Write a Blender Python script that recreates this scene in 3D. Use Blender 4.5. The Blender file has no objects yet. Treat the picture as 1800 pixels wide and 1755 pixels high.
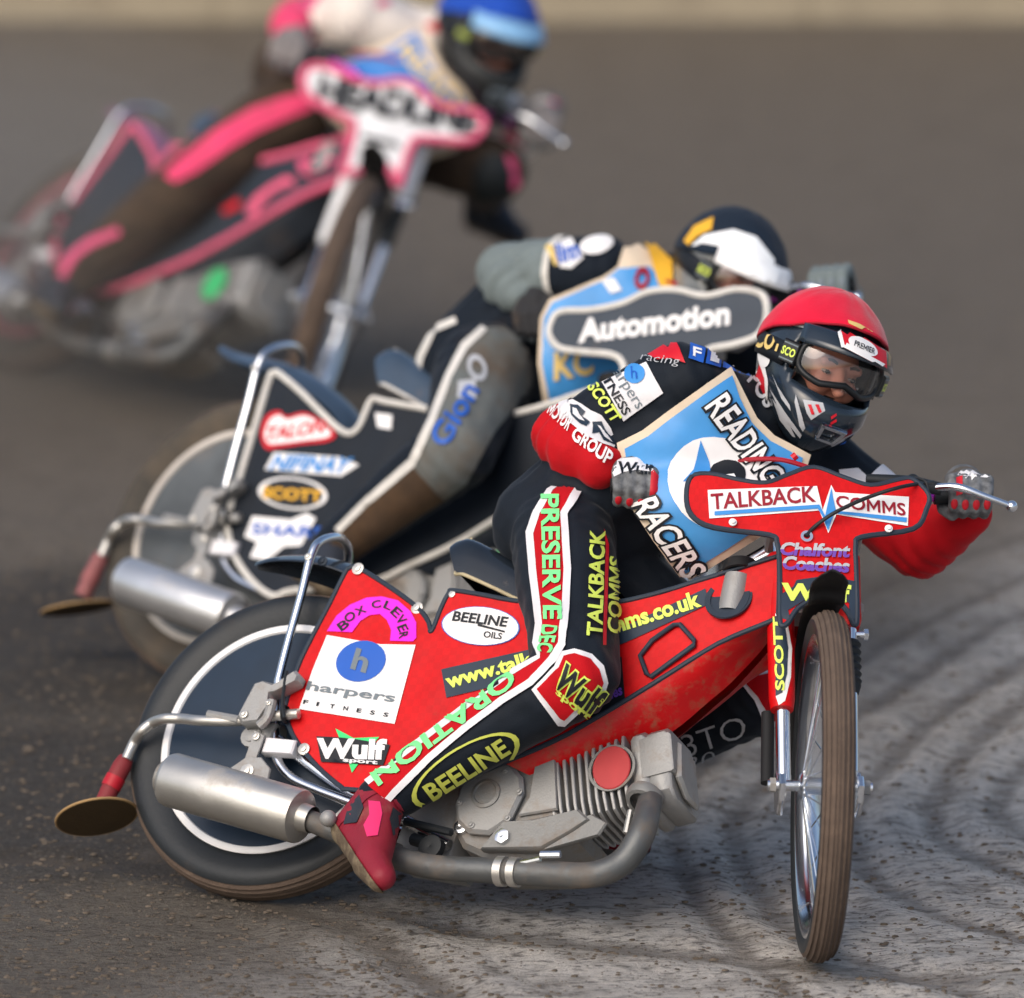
import bpy, bmesh, math, random
from mathutils import Vector, Matrix, noise
from mathutils.bvhtree import BVHTree
from mathutils.geometry import delaunay_2d_cdt
random.seed(7)
R = math.radians
scene = bpy.context.scene
COL = scene.collection

# ---------------------------------------------------------------- camera
cam_d = bpy.data.cameras.new('camera')
cam = bpy.data.objects.new('camera', cam_d); COL.objects.link(cam)
cam.location = (0, -19.95, 4.9); cam.rotation_euler = (R(78.6), 0, 0)
cam_d.sensor_fit = 'HORIZONTAL'; cam_d.sensor_width = 36; cam_d.lens = 340
cam_d.clip_start = 0.5; cam_d.clip_end = 3000
cam_d.dof.use_dof = True; cam_d.dof.focus_distance = 20.25; cam_d.dof.aperture_fstop = 2.15
scene.camera = cam
# ---------------------------------------------------------------- light: soft evening light under a bright veiled sky
world = bpy.data.worlds.new('World'); scene.world = world; world.use_nodes = True
nt = world.node_tree; nt.nodes.clear()
wo = nt.nodes.new('ShaderNodeOutputWorld'); bg = nt.nodes.new('ShaderNodeBackground'); sky = nt.nodes.new('ShaderNodeTexSky')
SUN_EL, SUN_AZ = R(42), R(215)          # azimuth clockwise from +Y
sky.sky_type = 'NISHITA'; sky.sun_disc = False; sky.sun_elevation = SUN_EL; sky.sun_rotation = SUN_AZ
sky.air_density = 1.0; sky.dust_density = 4.0; sky.ozone_density = 1.0; sky.altitude = 50
bg.inputs[1].default_value = 0.15
nt.links.new(sky.outputs[0], bg.inputs[0]); nt.links.new(bg.outputs[0], wo.inputs[0])
sun_d = bpy.data.lights.new('sun', 'SUN'); sun = bpy.data.objects.new('sun', sun_d); COL.objects.link(sun)
sun_d.energy = 1.0; sun_d.angle = R(50); sun_d.color = (1.0, 0.97, 0.92)
sdir = Vector((math.sin(SUN_AZ)*math.cos(SUN_EL), math.cos(SUN_AZ)*math.cos(SUN_EL), math.sin(SUN_EL)))
sun.rotation_euler = sdir.to_track_quat('Z', 'Y').to_euler(); sun.location = sdir*30
vs = scene.view_settings
vs.view_transform = 'Standard'; vs.look = 'None'; vs.exposure = 0.2; vs.gamma = 1.0; vs.use_curve_mapping = False
scene.render.engine = 'CYCLES'

# ---------------------------------------------------------------- materials
def srgb(r, g, b):
    f = lambda c: (c/255/12.92) if c <= 10 else ((c/255+0.055)/1.055)**2.4
    return (f(r), f(g), f(b), 1)
MATS = {}
MUD = srgb(112, 92, 74)
def mat(name, col, rough=0.6, metal=0.0, mud=0.0, mudcol=None, bump=0.0, bscale=400, var=0.12, coat=0.0, sheen=0.0, vscale=14, checker=0.0, mscale=9, spec=.35):
    """principled surface with a little colour drift, optional caked dirt, optional fine relief"""
    if name in MATS: return MATS[name]
    m = bpy.data.materials.new(name); m.use_nodes = True; n = m.node_tree.nodes; l = m.node_tree.links
    p = n['Principled BSDF']
    tc = n.new('ShaderNodeTexCoord')
    nz = n.new('ShaderNodeTexNoise'); nz.inputs['Scale'].default_value = vscale; nz.inputs['Detail'].default_value = 5
    l.new(tc.outputs['Object'], nz.inputs['Vector'])
    mr = n.new('ShaderNodeMapRange'); mr.inputs[1].default_value = .25; mr.inputs[2].default_value = .75
    mr.inputs[3].default_value = 1-var; mr.inputs[4].default_value = 1+var
    l.new(nz.outputs['Fac'], mr.inputs[0])
    mx = n.new('ShaderNodeMix'); mx.data_type = 'RGBA'; mx.blend_type = 'MULTIPLY'; mx.inputs[0].default_value = 1
    mx.inputs[6].default_value = col
    l.new(mr.outputs[0], mx.inputs[7])
    cur = mx.outputs[2]
    if checker:
        ck = n.new('ShaderNodeTexChecker'); ck.inputs['Scale'].default_value = 60
        mp = n.new('ShaderNodeMapping'); mp.inputs['Rotation'].default_value = (0, R(8), 0); mp.inputs['Location'].default_value = (.013, .5, .017)
        l.new(tc.outputs['Object'], mp.inputs[0]); l.new(mp.outputs[0], ck.inputs[0])
        ck.inputs[1].default_value = (1, 1, 1, 1); ck.inputs[2].default_value = (1-checker, 1-checker*2, 1-checker*2, 1)
        m3 = n.new('ShaderNodeMix'); m3.data_type = 'RGBA'; m3.blend_type = 'MULTIPLY'; m3.inputs[0].default_value = 1
        l.new(cur, m3.inputs[6]); l.new(ck.outputs[0], m3.inputs[7]); cur = m3.outputs[2]
    if mud > 0:
        n2 = n.new('ShaderNodeTexNoise'); n2.inputs['Scale'].default_value = mscale; n2.inputs['Detail'].default_value = 9; n2.inputs['Roughness'].default_value = .68
        l.new(tc.outputs['Object'], n2.inputs['Vector'])
        r2 = n.new('ShaderNodeMapRange'); r2.inputs[1].default_value = .66-.42*mud; r2.inputs[2].default_value = .82-.34*mud
        r2.inputs[3].default_value = 0; r2.inputs[4].default_value = min(.95, .35+mud*.65)
        l.new(n2.outputs['Fac'], r2.inputs[0])
        m2 = n.new('ShaderNodeMix'); m2.data_type = 'RGBA'
        l.new(r2.outputs[0], m2.inputs[0]); l.new(cur, m2.inputs[6]); m2.inputs[7].default_value = mudcol or MUD
        cur = m2.outputs[2]
        rr = n.new('ShaderNodeMapRange'); rr.inputs[3].default_value = rough; rr.inputs[4].default_value = .92
        l.new(r2.outputs[0], rr.inputs[0]); l.new(rr.outputs[0], p.inputs['Roughness'])
        if metal > 0:
            rm = n.new('ShaderNodeMapRange'); rm.inputs[3].default_value = metal; rm.inputs[4].default_value = 0
            l.new(r2.outputs[0], rm.inputs[0]); l.new(rm.outputs[0], p.inputs['Metallic'])
    else:
        rr = n.new('ShaderNodeMapRange'); rr.inputs[3].default_value = max(.03, rough-.08); rr.inputs[4].default_value = min(1, rough+.08)
        l.new(nz.outputs['Fac'], rr.inputs[0]); l.new(rr.outputs[0], p.inputs['Roughness'])
        p.inputs['Metallic'].default_value = metal
    l.new(cur, p.inputs['Base Color']); p.inputs['Specular IOR Level'].default_value = spec
    if coat: p.inputs['Coat Weight'].default_value = coat; p.inputs['Coat Roughness'].default_value = .12
    if sheen: p.inputs['Sheen Weight'].default_value = sheen; p.inputs['Sheen Roughness'].default_value = .4
    if bump:
        n3 = n.new('ShaderNodeTexNoise'); n3.inputs['Scale'].default_value = bscale; n3.inputs['Detail'].default_value = 4
        l.new(tc.outputs['Object'], n3.inputs['Vector'])
        bp = n.new('ShaderNodeBump'); bp.inputs['Strength'].default_value = bump; bp.inputs['Distance'].default_value = .003
        l.new(n3.outputs['Fac'], bp.inputs['Height']); l.new(bp.outputs[0], p.inputs['Normal'])
    MATS[name] = m
    return m

cloth = lambda name, c, **k: mat(name, srgb(*c), **{**dict(rough=.8, bump=.25, bscale=260, sheen=.08, spec=.2), **k})
prt = lambda name, c, **k: mat(name, srgb(*c), **{**dict(rough=.5, var=.06), **k})
RED_COVER = mat('red reflective cover cloth', srgb(205, 4, 10), .5, bump=.15, bscale=90, checker=.07, mud=.08, mscale=16, spec=.25)
RED_BELLY = mat('red cover cloth spattered with shale', srgb(196, 8, 14), .42, bump=.2, bscale=90, mud=.42, mudcol=srgb(150, 96, 72), mscale=38)
NAVY_TRIM = mat('dark navy piping', srgb(44, 54, 66), .55, bump=.2)
RED_SUIT = cloth('red suit cloth', (186, 12, 24))
RED_CAP = cloth('red helmet cloth', (216, 22, 56), rough=.85, sheen=.35)
BLACK_SUIT = cloth('black suit cloth', (22, 29, 38), rough=.7, var=.2)
WHITE_TRIM = cloth('white suit trim', (226, 224, 226), var=.08, mud=.1)
CREAM = cloth('cream bib border', (222, 203, 178))
SKY_BIB = mat('sky blue race bib', srgb(72, 150, 214), .34, bump=.15, bscale=30, var=.1)
NEON_Y = prt('neon yellow print', (220, 238, 100)); NEON_G = prt('mint green print', (128, 236, 146))
WHITE_P = prt('white print', (238, 236, 234), mud=.08); BLACK_P = prt('black print', (20, 24, 30)); GREY_P = prt('grey print', (112, 122, 128))
BLUE_P = prt('blue print', (34, 92, 186)); LBLUE_P = prt('light blue print', (62, 142, 212)); MAG_P = prt('magenta print', (250, 28, 214))
MAROON_P = prt('maroon print', (150, 20, 40)); PURPLE_P = prt('violet print', (112, 70, 170)); RED_P = prt('red print', (204, 20, 38))
NAVY_P = prt('navy print', (38, 52, 68)); GOLD_P = prt('gold print', (226, 196, 120)); YEL_P = prt('yellow print', (232, 176, 48)); GREEN_P = prt('green print', (60, 214, 120))
OLIVE_P = prt('lime print', (202, 208, 92)); SILV_P = prt('silver grey print', (184, 186, 190)); PINK_P = prt('pink print', (236, 92, 136), mud=.15)
CHROME = mat('chrome', (.78, .80, .83, 1), .12, 1.0, var=.05); CHROME_D = mat('chrome flecked with dirt', (.72, .74, .77, 1), .2, 1.0, mud=.12, mscale=20, var=.06)
STEEL = mat('brushed steel', (.56, .54, .50, 1), .42, .85, mud=.24, mscale=9, bump=.08, bscale=160, var=.16, vscale=9)
ALLOY = mat('dusty cast alloy', (.23, .23, .222, 1), .55, .4, mud=.45, mudcol=srgb(122, 102, 82), bump=.3, bscale=240, mscale=14)
ALLOY_L = mat('pale cast alloy', (.31, .308, .30, 1), .52, .35, mud=.36, mudcol=srgb(134, 114, 92), bump=.25, bscale=240, mscale=14)
PIPE = mat('dirty exhaust pipe', (.13, .135, .135, 1), .5, .6, mud=.5, mudcol=srgb(112, 98, 84), mscale=12, bump=.2, bscale=120)
ALLOY_F = mat('pale finned alloy', (.36, .355, .345, 1), .5, .35, mud=.22, mudcol=srgb(132, 112, 92), mscale=24)
TYRE_M = mat('mud browned tyre', srgb(66, 62, 56), .8, mud=.5, mudcol=srgb(98, 86, 72), mscale=6, bump=.3, bscale=120)
RUBBER = mat('black rubber', (.014, .017, .02, 1), .55, mud=.1, var=.2)
TYRE = mat('dusty tyre rubber', (.018, .021, .024, 1), .5, mud=.16, mudcol=srgb(78, 66, 56), mscale=5, bump=.2, bscale=120)
TREAD = mat('shale coated tread', srgb(92, 78, 68), .9, mud=.4, mudcol=srgb(116, 98, 84), mscale=22, bump=.6, bscale=160)
DISC = mat('navy wheel disc', srgb(24, 42, 60), .42, mud=.06, mscale=6, var=.15)
PLASTIC = mat('black gloss plastic', (.012, .017, .024, 1), .2, coat=.5, mud=.05, var=.2)
PLASTIC_B = mat('slate blue mudguard', srgb(58, 74, 92), .3, coat=.3, mud=.12)
PLASTIC_W = mat('muddy black flap', (.008, .008, .009, 1), .7, mud=.16, mudcol=srgb(92, 70, 52))
BRASS = mat('brass', (.62, .42, .16, 1), .35, .9, mud=.2)
PURPLE_A = mat('anodised purple', (.5, .04, .42, 1), .25, .8)
SKIN = mat('skin', srgb(178, 120, 100), .55, var=.1); EYE = mat('dark eye', (.01, .008, .006, 1), .1)
LEATHER_R = mat('red boot leather', srgb(136, 30, 46), .55, mud=.3, mudcol=srgb(150, 110, 90), bump=.3, bscale=90)
LEATHER_K = mat('dark boot leather', srgb(46, 50, 58), .55, mud=.2, bump=.3, bscale=90)
SOLE = mat('muddy boot sole', srgb(96, 82, 66), .95, mud=.5, mudcol=srgb(150, 134, 108), mscale=30, bump=.8, bscale=90)
FLAP = mat('mud caked flap', srgb(82, 66, 44), .8, mud=.4, mudcol=srgb(84, 66, 44), mscale=12, bump=.4, bscale=80)  # caked mud, base darkened for the shade on the flap's underside
def glass(name, fac, tint):
    m = bpy.data.materials.new(name); m.use_nodes = True; n = m.node_tree.nodes; l = m.node_tree.links
    n.remove(n['Principled BSDF'])
    t = n.new('ShaderNodeBsdfTransparent'); t.inputs[0].default_value = tint
    g = n.new('ShaderNodeBsdfGlossy'); g.inputs['Roughness'].default_value = .05
    mx = n.new('ShaderNodeMixShader'); mx.inputs[0].default_value = fac
    l.new(t.outputs[0], mx.inputs[1]); l.new(g.outputs[0], mx.inputs[2]); l.new(mx.outputs[0], n['Material Output'].inputs[0])
    return m
LENS = glass('clear goggle lens', .12, (.9, .9, .92, 1)); LENS_D = glass('smoked visor lens', .2, (.28, .3, .34, 1))

# ---------------------------------------------------------------- object helpers
def tag(o, label=None, cat=None, group=None, kind=None):
    if label: o['label'] = label
    if cat: o['category'] = cat
    if group: o['group'] = group
    if kind: o['kind'] = kind
    return o
def mesh_obj(name, me, m, parent):
    o = bpy.data.objects.new(name, me); COL.objects.link(o)
    if m is not None and len(me.materials) == 0: me.materials.append(m)
    if parent is not None: o.parent = parent
    return o
def build(name, vf, m, parent=None, smooth=True, sharp=40):
    me = bpy.data.meshes.new(name)
    me.from_pydata([tuple(v) for v in vf[0]], [], vf[1]); me.validate(); me.update()
    if smooth:
        me.polygons.foreach_set('use_smooth', [True]*len(me.polygons)); me.set_sharp_from_angle(angle=R(sharp))
    return mesh_obj(name, me, m, parent)
def join(*parts):
    V, Fc = [], []
    for v, f in parts:
        o = len(V); V += list(v); Fc += [tuple(i+o for i in q) for q in f]
    return V, Fc
def xf(vf, fn): return [fn(v) for v in vf[0]], vf[1]
V3 = lambda p: Vector(p)
def mirror_y(vf): return [(x, -y, z) for x, y, z in map(tuple, vf[0])], [tuple(reversed(f)) for f in vf[1]]
def catmull(pts, n=6, closed=False):
    pts = [V3(p) for p in pts]; out = []; N = len(pts)
    for i in range(N if closed else N-1):
        g = (lambda k: pts[k % N]) if closed else (lambda k: pts[min(max(k, 0), N-1)])
        p0, p1, p2, p3 = g(i-1), g(i), g(i+1), g(i+2)
        for k in range(n):
            t = k/n
            out.append(.5*((2*p1)+(p2-p0)*t+(2*p0-5*p1+4*p2-p3)*t*t+(3*p1-p0-3*p2+p3)*t**3))
    if not closed: out.append(pts[-1])
    return out
def tube(pts, rad, seg=10, sm=0, closed=False, caps=True):
    pts = catmull(pts, sm, closed) if sm else [V3(p) for p in pts]
    n = len(pts); rads = rad if isinstance(rad, (list, tuple)) else [rad]*n
    if len(rads) != n: rads = [rads[min(len(rads)-1, int(i*(len(rads)-1)/(n-1)))] + (rads[min(len(rads)-1, int(i*(len(rads)-1)/(n-1))+1)]-rads[min(len(rads)-1, int(i*(len(rads)-1)/(n-1)))])*((i*(len(rads)-1)/(n-1)) % 1) for i in range(n)]
    V, Fc = [], []; up = None
    for i, p in enumerate(pts):
        a = pts[(i+1) % n] if (closed or i < n-1) else p; b = pts[i-1] if (closed or i > 0) else p
        t = (a-b).normalized() if (a-b).length > 1e-9 else Vector((0, 0, 1))
        if up is None: up = t.orthogonal().normalized()
        up = (up - t*up.dot(t)); up = up.normalized() if up.length > 1e-6 else t.orthogonal().normalized()
        w = t.cross(up)
        for k in range(seg):
            q = 2*math.pi*k/seg; V.append(p+(up*math.cos(q)+w*math.sin(q))*rads[i])
    for i in range(n if closed else n-1):
        j = (i+1) % n
        for k in range(seg): Fc.append((i*seg+k, i*seg+(k+1) % seg, j*seg+(k+1) % seg, j*seg+k))
    if caps and not closed:
        Fc.append(tuple(reversed(range(seg)))); Fc.append(tuple(range((n-1)*seg, n*seg)))
    return V, Fc
def lathe(prof, seg=48, c=(0, 0, 0), ax=(0, 1, 0), xd=None, arc=None):
    """profile (radius, along axis)"""
    ax = V3(ax).normalized(); xd = (V3(xd) if xd else ax.orthogonal()); xd = (xd-ax*xd.dot(ax)).normalized(); yd = ax.cross(xd); c = V3(c)
    V, Fc = [], []; n = len(prof)
    for k in range(seg):
        q = 2*math.pi*k/seg
        for r, a in prof: V.append(c+ax*a+(xd*math.cos(q)+yd*math.sin(q))*r)
    for k in range(seg):
        k2 = (k+1) % seg
        for i in range(n-1): Fc.append((k*n+i, k2*n+i, k2*n+i+1, k*n+i+1))
    return V, Fc
def loop_lathe(prof, **k):  # closed profile
    return lathe(prof+[prof[0]], **k)
def prism(poly, o, u, v, w, bev=0.0):
    """extrude 2D polygon (u,v) along w with a small bevel on both rims"""
    o, u, v, w = map(V3, (o, u, v, w)); n = len(poly)
    if bev:
        cx = sum(p[0] for p in poly)/n; cy = sum(p[1] for p in poly)/n
        def ins(p):
            d = Vector((cx-p[0], cy-p[1])); L = d.length
            return (p[0]+d.x/L*bev, p[1]+d.y/L*bev) if L > 1e-6 else p
        pi = [ins(p) for p in poly]; bw = w.normalized()*bev
        lays = [(pi, Vector()), (poly, bw), (poly, w-bw), (pi, w)]
    else: lays = [(poly, Vector()), (poly, w)]
    V, Fc = [], []
    for pl, off in lays:
        for a, b in pl: V.append(o+u*a+v*b+off)
    for k in range(len(lays)-1):
        for i in range(n): j = (i+1) % n; Fc.append((k*n+i, k*n+j, (k+1)*n+j, (k+1)*n+i))
    Fc.append(tuple(reversed(range(n)))); Fc.append(tuple(range((len(lays)-1)*n, len(lays)*n)))
    return V, Fc
def box(c, sx, sy, sz, ux=(1, 0, 0), uy=(0, 1, 0), uz=(0, 0, 1), bev=.003):
    ux, uy, uz = map(V3, (ux, uy, uz))
    return prism([(-sx/2, -sy/2), (sx/2, -sy/2), (sx/2, sy/2), (-sx/2, sy/2)], V3(c)-uz*sz/2, ux, uy, uz*sz, min(bev, sx*.3, sy*.3, sz*.3))
def ell(c, r, seg=16, ring=10, M=None):
    V, Fc = [], []; c = V3(c); r = (r, r, r) if isinstance(r, (int, float)) else r
    for i in range(ring+1):
        t = math.pi*i/ring
        for k in range(seg):
            q = 2*math.pi*k/seg; p = Vector((r[0]*math.sin(t)*math.cos(q), r[1]*math.sin(t)*math.sin(q), r[2]*math.cos(t)))
            V.append(c+(M @ p if M else p))
    for i in range(ring):
        for k in range(seg): Fc.append((i*seg+k, (i+1)*seg+k, (i+1)*seg+(k+1) % seg, i*seg+(k+1) % seg))
    return V, Fc
def caps(p0, r0, p1, r1, seg=14, sc=None):
    """tapered capsule"""
    p0, p1 = V3(p0), V3(p1); d = p1-p0; L = d.length; t = d/L if L > 1e-6 else Vector((0, 0, 1)); u = t.orthogonal().normalized(); w = t.cross(u)
    rows = []
    for k in range(1, 5): a = math.pi/2*(1-k/4); rows.append((p0-t*r0*math.sin(a), r0*math.cos(a) if k else 0))
    for k in range(1, 4): rows.append((p0+d*(k/4), r0+(r1-r0)*k/4))
    for k in range(0, 4): a = math.pi/2*(k/4); rows.append((p1+t*r1*math.sin(a), r1*math.cos(a)))
    V, Fc = [], []
    for c, r in rows:
        for k in range(seg): q = 2*math.pi*k/seg; V.append(c+(u*math.cos(q)+w*math.sin(q))*r)
    for i in range(len(rows)-1):
        for k in range(seg): Fc.append((i*seg+k, i*seg+(k+1) % seg, (i+1)*seg+(k+1) % seg, (i+1)*seg+k))
    a = len(V); V.append(p0-t*r0); V.append(p1+t*r1); e = (len(rows)-1)*seg
    for k in range(seg): Fc.append((a, (k+1) % seg, k)); Fc.append((a+1, e+k, e+(k+1) % seg))
    return V, Fc
def remesh(vf, vox, smooth=4):
    """union of overlapping closed pieces as one continuous surface"""
    me = bpy.data.meshes.new('tmp'); me.from_pydata([tuple(v) for v in vf[0]], [], vf[1]); me.update()
    o = bpy.data.objects.new('tmp', me); COL.objects.link(o)
    a = o.modifiers.new('r', 'REMESH'); a.mode = 'VOXEL'; a.voxel_size = vox
    if smooth: s = o.modifiers.new('s', 'SMOOTH'); s.iterations = smooth; s.factor = .5
    ev = o.evaluated_get(bpy.context.evaluated_depsgraph_get()); m2 = ev.to_mesh()
    V = [v.co.copy() for v in m2.vertices]; Fc = [tuple(p.vertices) for p in m2.polygons]
    ev.to_mesh_clear(); bpy.data.objects.remove(o); bpy.data.meshes.remove(me)
    return V, Fc
def normals(vf):
    me = bpy.data.meshes.new('n'); me.from_pydata([tuple(v) for v in vf[0]], [], vf[1]); me.update()
    N = [v.normal.copy() for v in me.vertices]; bpy.data.meshes.remove(me); return N
def bvh(vf): return BVHTree.FromPolygons([tuple(v) for v in vf[0]], vf[1])

# ---------------------------------------------------------------- flat print and sewn panels that follow a surface
TXT = {}
def text2d(s, bold=0.0, shear=0.0):
    key = (s, bold, shear)
    if key in TXT: return TXT[key]
    cu = bpy.data.curves.new('t', 'FONT'); cu.body = s; cu.size = 1; cu.resolution_u = 3; cu.offset = bold; cu.shear = shear
    o = bpy.data.objects.new('t', cu); me = o.to_mesh()
    me.calc_loop_triangles(); V = [(v.co.x, v.co.y) for v in me.vertices]; Fc = [tuple(t.vertices) for t in me.loop_triangles]
    o.to_mesh_clear(); bpy.data.objects.remove(o); bpy.data.curves.remove(cu)
    if bold and 'M' in s:          # the font's capital M folds over when thickened: draw it from four strokes
        comp = list(range(len(V)))
        def root_(i):
            while comp[i] != i: i = comp[i]
            return i
        for f in Fc:
            for i in f[1:]: comp[root_(i)] = root_(f[0])
        grp = {}
        for i in range(len(V)): grp.setdefault(root_(i), []).append(i)
        gl = sorted(grp.values(), key=lambda g: min(V[i][0] for i in g))
        for ch, g in zip(s, gl):
            if ch != 'M': continue
            gs = set(g); Fc = [f for f in Fc if f[0] not in gs]
            a0, a1 = min(V[i][0] for i in g), max(V[i][0] for i in g); b0, b1 = min(V[i][1] for i in g), max(V[i][1] for i in g); w_ = .15+1.6*bold
            for q in ([(0, 0), (w_, 0), (w_, 1), (0, 1)], [(1-w_, 0), (1, 0), (1, 1), (1-w_, 1)], [(w_, 1), (w_, .66), (.5, .12), (.5, .46)], [(1-w_, 1), (.5, .46), (.5, .12), (1-w_, .66)]):
                k0 = len(V); V += [(a0+(a1-a0)*x, b0+(b1-b0)*y) for x, y in q]; Fc += [(k0, k0+1, k0+2), (k0, k0+2, k0+3)]
        us = sorted({i for f in Fc for i in f}); mp_ = {k: i for i, k in enumerate(us)}; V = [V[i] for i in us]; Fc = [tuple(mp_[i] for i in f) for f in Fc]
    if bold:
        text2d(s, 0.0, shear); x0, x1, y0, y1 = TXT[(s, 0.0, shear, 'box')]; x0 -= min(bold, .04)*.7; x1 += min(bold, .04)*.7; y0 -= min(bold, .04)*.7; y1 += min(bold, .04)*.7
    else:
        x0 = min(v[0] for v in V); x1 = max(v[0] for v in V); y0 = min(v[1] for v in V); y1 = max(v[1] for v in V); TXT[(s, 0.0, shear, 'box')] = (x0, x1, y0, y1)
    TXT[key] = ([((a-x0)/(x1-x0), (b-y0)/(y1-y0)) for a, b in V], Fc)
    return TXT[key]
def inside(p, poly):
    x, y = p; c = False; n = len(poly)
    for i in range(n):
        x1, y1 = poly[i]; x2, y2 = poly[i-1]
        if (y1 > y) != (y2 > y) and x < (x2-x1)*(y-y1)/(y2-y1)+x1: c = not c
    return c
def fill2d(outer, step, holes=()):
    """triangulate a polygon with an inner grid so that it can bend"""
    def dens(pl):
        out = []
        for i in range(len(pl)):
            a, b = pl[i], pl[(i+1) % len(pl)]; L = math.hypot(b[0]-a[0], b[1]-a[1]); k = max(1, int(L/step))
            out += [(a[0]+(b[0]-a[0])*j/k, a[1]+(b[1]-a[1])*j/k) for j in range(k)]
        return out
    outer = dens(outer); holes = [dens(h) for h in holes]
    V = list(outer); E = [(i, (i+1) % len(outer)) for i in range(len(outer))]
    for h in holes: o = len(V); V += h; E += [(o+i, o+(i+1) % len(h)) for i in range(len(h))]
    x0 = min(p[0] for p in outer); x1 = max(p[0] for p in outer); y0 = min(p[1] for p in outer); y1 = max(p[1] for p in outer)
    nx, ny = int((x1-x0)/step), int((y1-y0)/step)
    for i in range(1, nx+1):
        for j in range(1, ny+1):
            p = (x0+i*step-(step*.5 if j % 2 else 0), y0+j*step)
            if inside(p, outer) and not any(inside(p, h) for h in holes): V.append(p)
    r = delaunay_2d_cdt([Vector(p) for p in V], E, [], 0, 1e-6)
    VV = [(v.x, v.y) for v in r[0]]; FF = []
    for f in r[2]:
        c = (sum(VV[i][0] for i in f)/3, sum(VV[i][1] for i in f)/3)
        if inside(c, outer) and not any(inside(c, h) for h in holes): FF.append(tuple(f))
    return VV, FF
def split_long(V, Fc, mx):
    V = list(V); Fc = list(Fc)
    for _ in range(6):
        mid = {}; out = []; ch = False
        def m(a, b):
            k = (min(a, b), max(a, b))
            if k not in mid: mid[k] = len(V); V.append((V[a]+V[b])*.5)
            return mid[k]
        long = {(min(a, b), max(a, b)) for f in Fc for a, b in zip(f, f[1:]+f[:1]) if (V[a]-V[b]).length > mx}
        if not long: break
        isl = lambda a, b: (min(a, b), max(a, b)) in long
        for f in Fc:
            if len(f) != 3:
                for k in range(1, len(f)-1): out.append((f[0], f[k], f[k+1]))
                ch = True; continue
            a, b, c = f; la, lb, lc = isl(a, b), isl(b, c), isl(c, a); s = la+lb+lc
            if s == 0: out.append(f)
            elif s == 3: x, y, z = m(a, b), m(b, c), m(c, a); out += [(a, x, z), (x, b, y), (z, y, c), (x, y, z)]
            else:
                while not (isl(a, b) and (s == 1 or isl(b, c))): a, b, c = b, c, a
                x = m(a, b)
                if s == 1: out += [(a, x, c), (x, b, c)]
                else: y = m(b, c); out += [(a, x, c), (x, y, c), (x, b, y)]
        Fc = out
    return V, Fc
def drape(V, Fc, tree, view, lift, maxd=.6):
    """lay a flat sheet onto a surface, looking along view"""
    view = V3(view).normalized(); P = []; ok = []
    for p in V:
        h = tree.ray_cast(p-view*maxd, view, 3*maxd)
        if h[0] is None: P.append(p); ok.append(False)
        else:
            nn = h[1] if h[1].dot(view) < 0 else -h[1]
            P.append(h[0]+(nn*.5-view*.5).normalized()*lift); ok.append(True)
    keep = []
    for f in Fc:
        if all(ok[i] for i in f):
            e0 = max((V[f[i]]-V[f[i-1]]).length for i in range(len(f))); e1 = max((P[f[i]]-P[f[i-1]]).length for i in range(len(f)))
            if e1 < e0*3+.012: keep.append(f)
    return P, keep
def put(name, V, Fc, m, parent, tree, view, lift):
    if tree is not None: V, Fc = drape(V, Fc, tree, view, lift)
    else: V = [v-V3(view).normalized()*lift for v in V]
    if not Fc: return None
    used = sorted({i for f in Fc for i in f}); mp = {k: i for i, k in enumerate(used)}
    V = [V[i] for i in used]; Fc = [tuple(mp[i] for i in f) for f in Fc]
    vw = V3(view); out = []
    for f in Fc:
        a, b, c = V[f[0]], V[f[1]], V[f[2]]
        out.append(f if (b-a).cross(c-a).dot(vw) < 0 else tuple(reversed(f)))
    return build(name, (V, out), m, parent, True, 60)
def lettering(s, p, m, parent, tree, view, lift=.003, bold=.0, shear=0, name='lettering', mx=.02):
    """p: bottom left, bottom right, top left"""
    o, a, b = map(V3, p); V2, Fc = text2d(s, bold, shear)
    V = [o+(a-o)*x+(b-o)*y for x, y in V2]
    V, Fc = split_long(V, Fc, mx)
    return put(name, V, Fc, m, parent, tree, view, lift)
def panel(name, pts, m, parent, tree, view, lift=.002, step=.018, sm=0, holes=(), closed_sm=True):
    """sewn panel or printed shape given by its outline"""
    if sm: pts = catmull(pts, sm, True)
    pts = [V3(p) for p in pts]; vw = V3(view).normalized(); c = sum(pts, Vector())/len(pts)
    u = vw.orthogonal().normalized(); v = vw.cross(u)
    to2 = lambda p: ((p-c).dot(u), (p-c).dot(v)); w0 = [(p-c).dot(vw) for p in pts]; wa = sum(w0)/len(w0)
    VV, FF = fill2d([to2(p) for p in pts], step, [[to2(V3(p)) for p in h] for h in holes])
    V = [c+u*a+v*b+vw*wa for a, b in VV]
    return put(name, V, FF, m, parent, tree, view, lift)
def oval(p, k=28, s=1.0):
    """ellipse given by centre, end of one half axis, end of the other"""
    c, a, b = map(V3, p); return [c+((a-c)*math.cos(2*math.pi*i/k)+(b-c)*math.sin(2*math.pi*i/k))*s for i in range(k)]
def quad(p):
    """parallelogram bottom left, bottom right, top left -> four corners"""
    a, b, c = map(V3, p); return [a, b, b+c-a, c]

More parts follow.
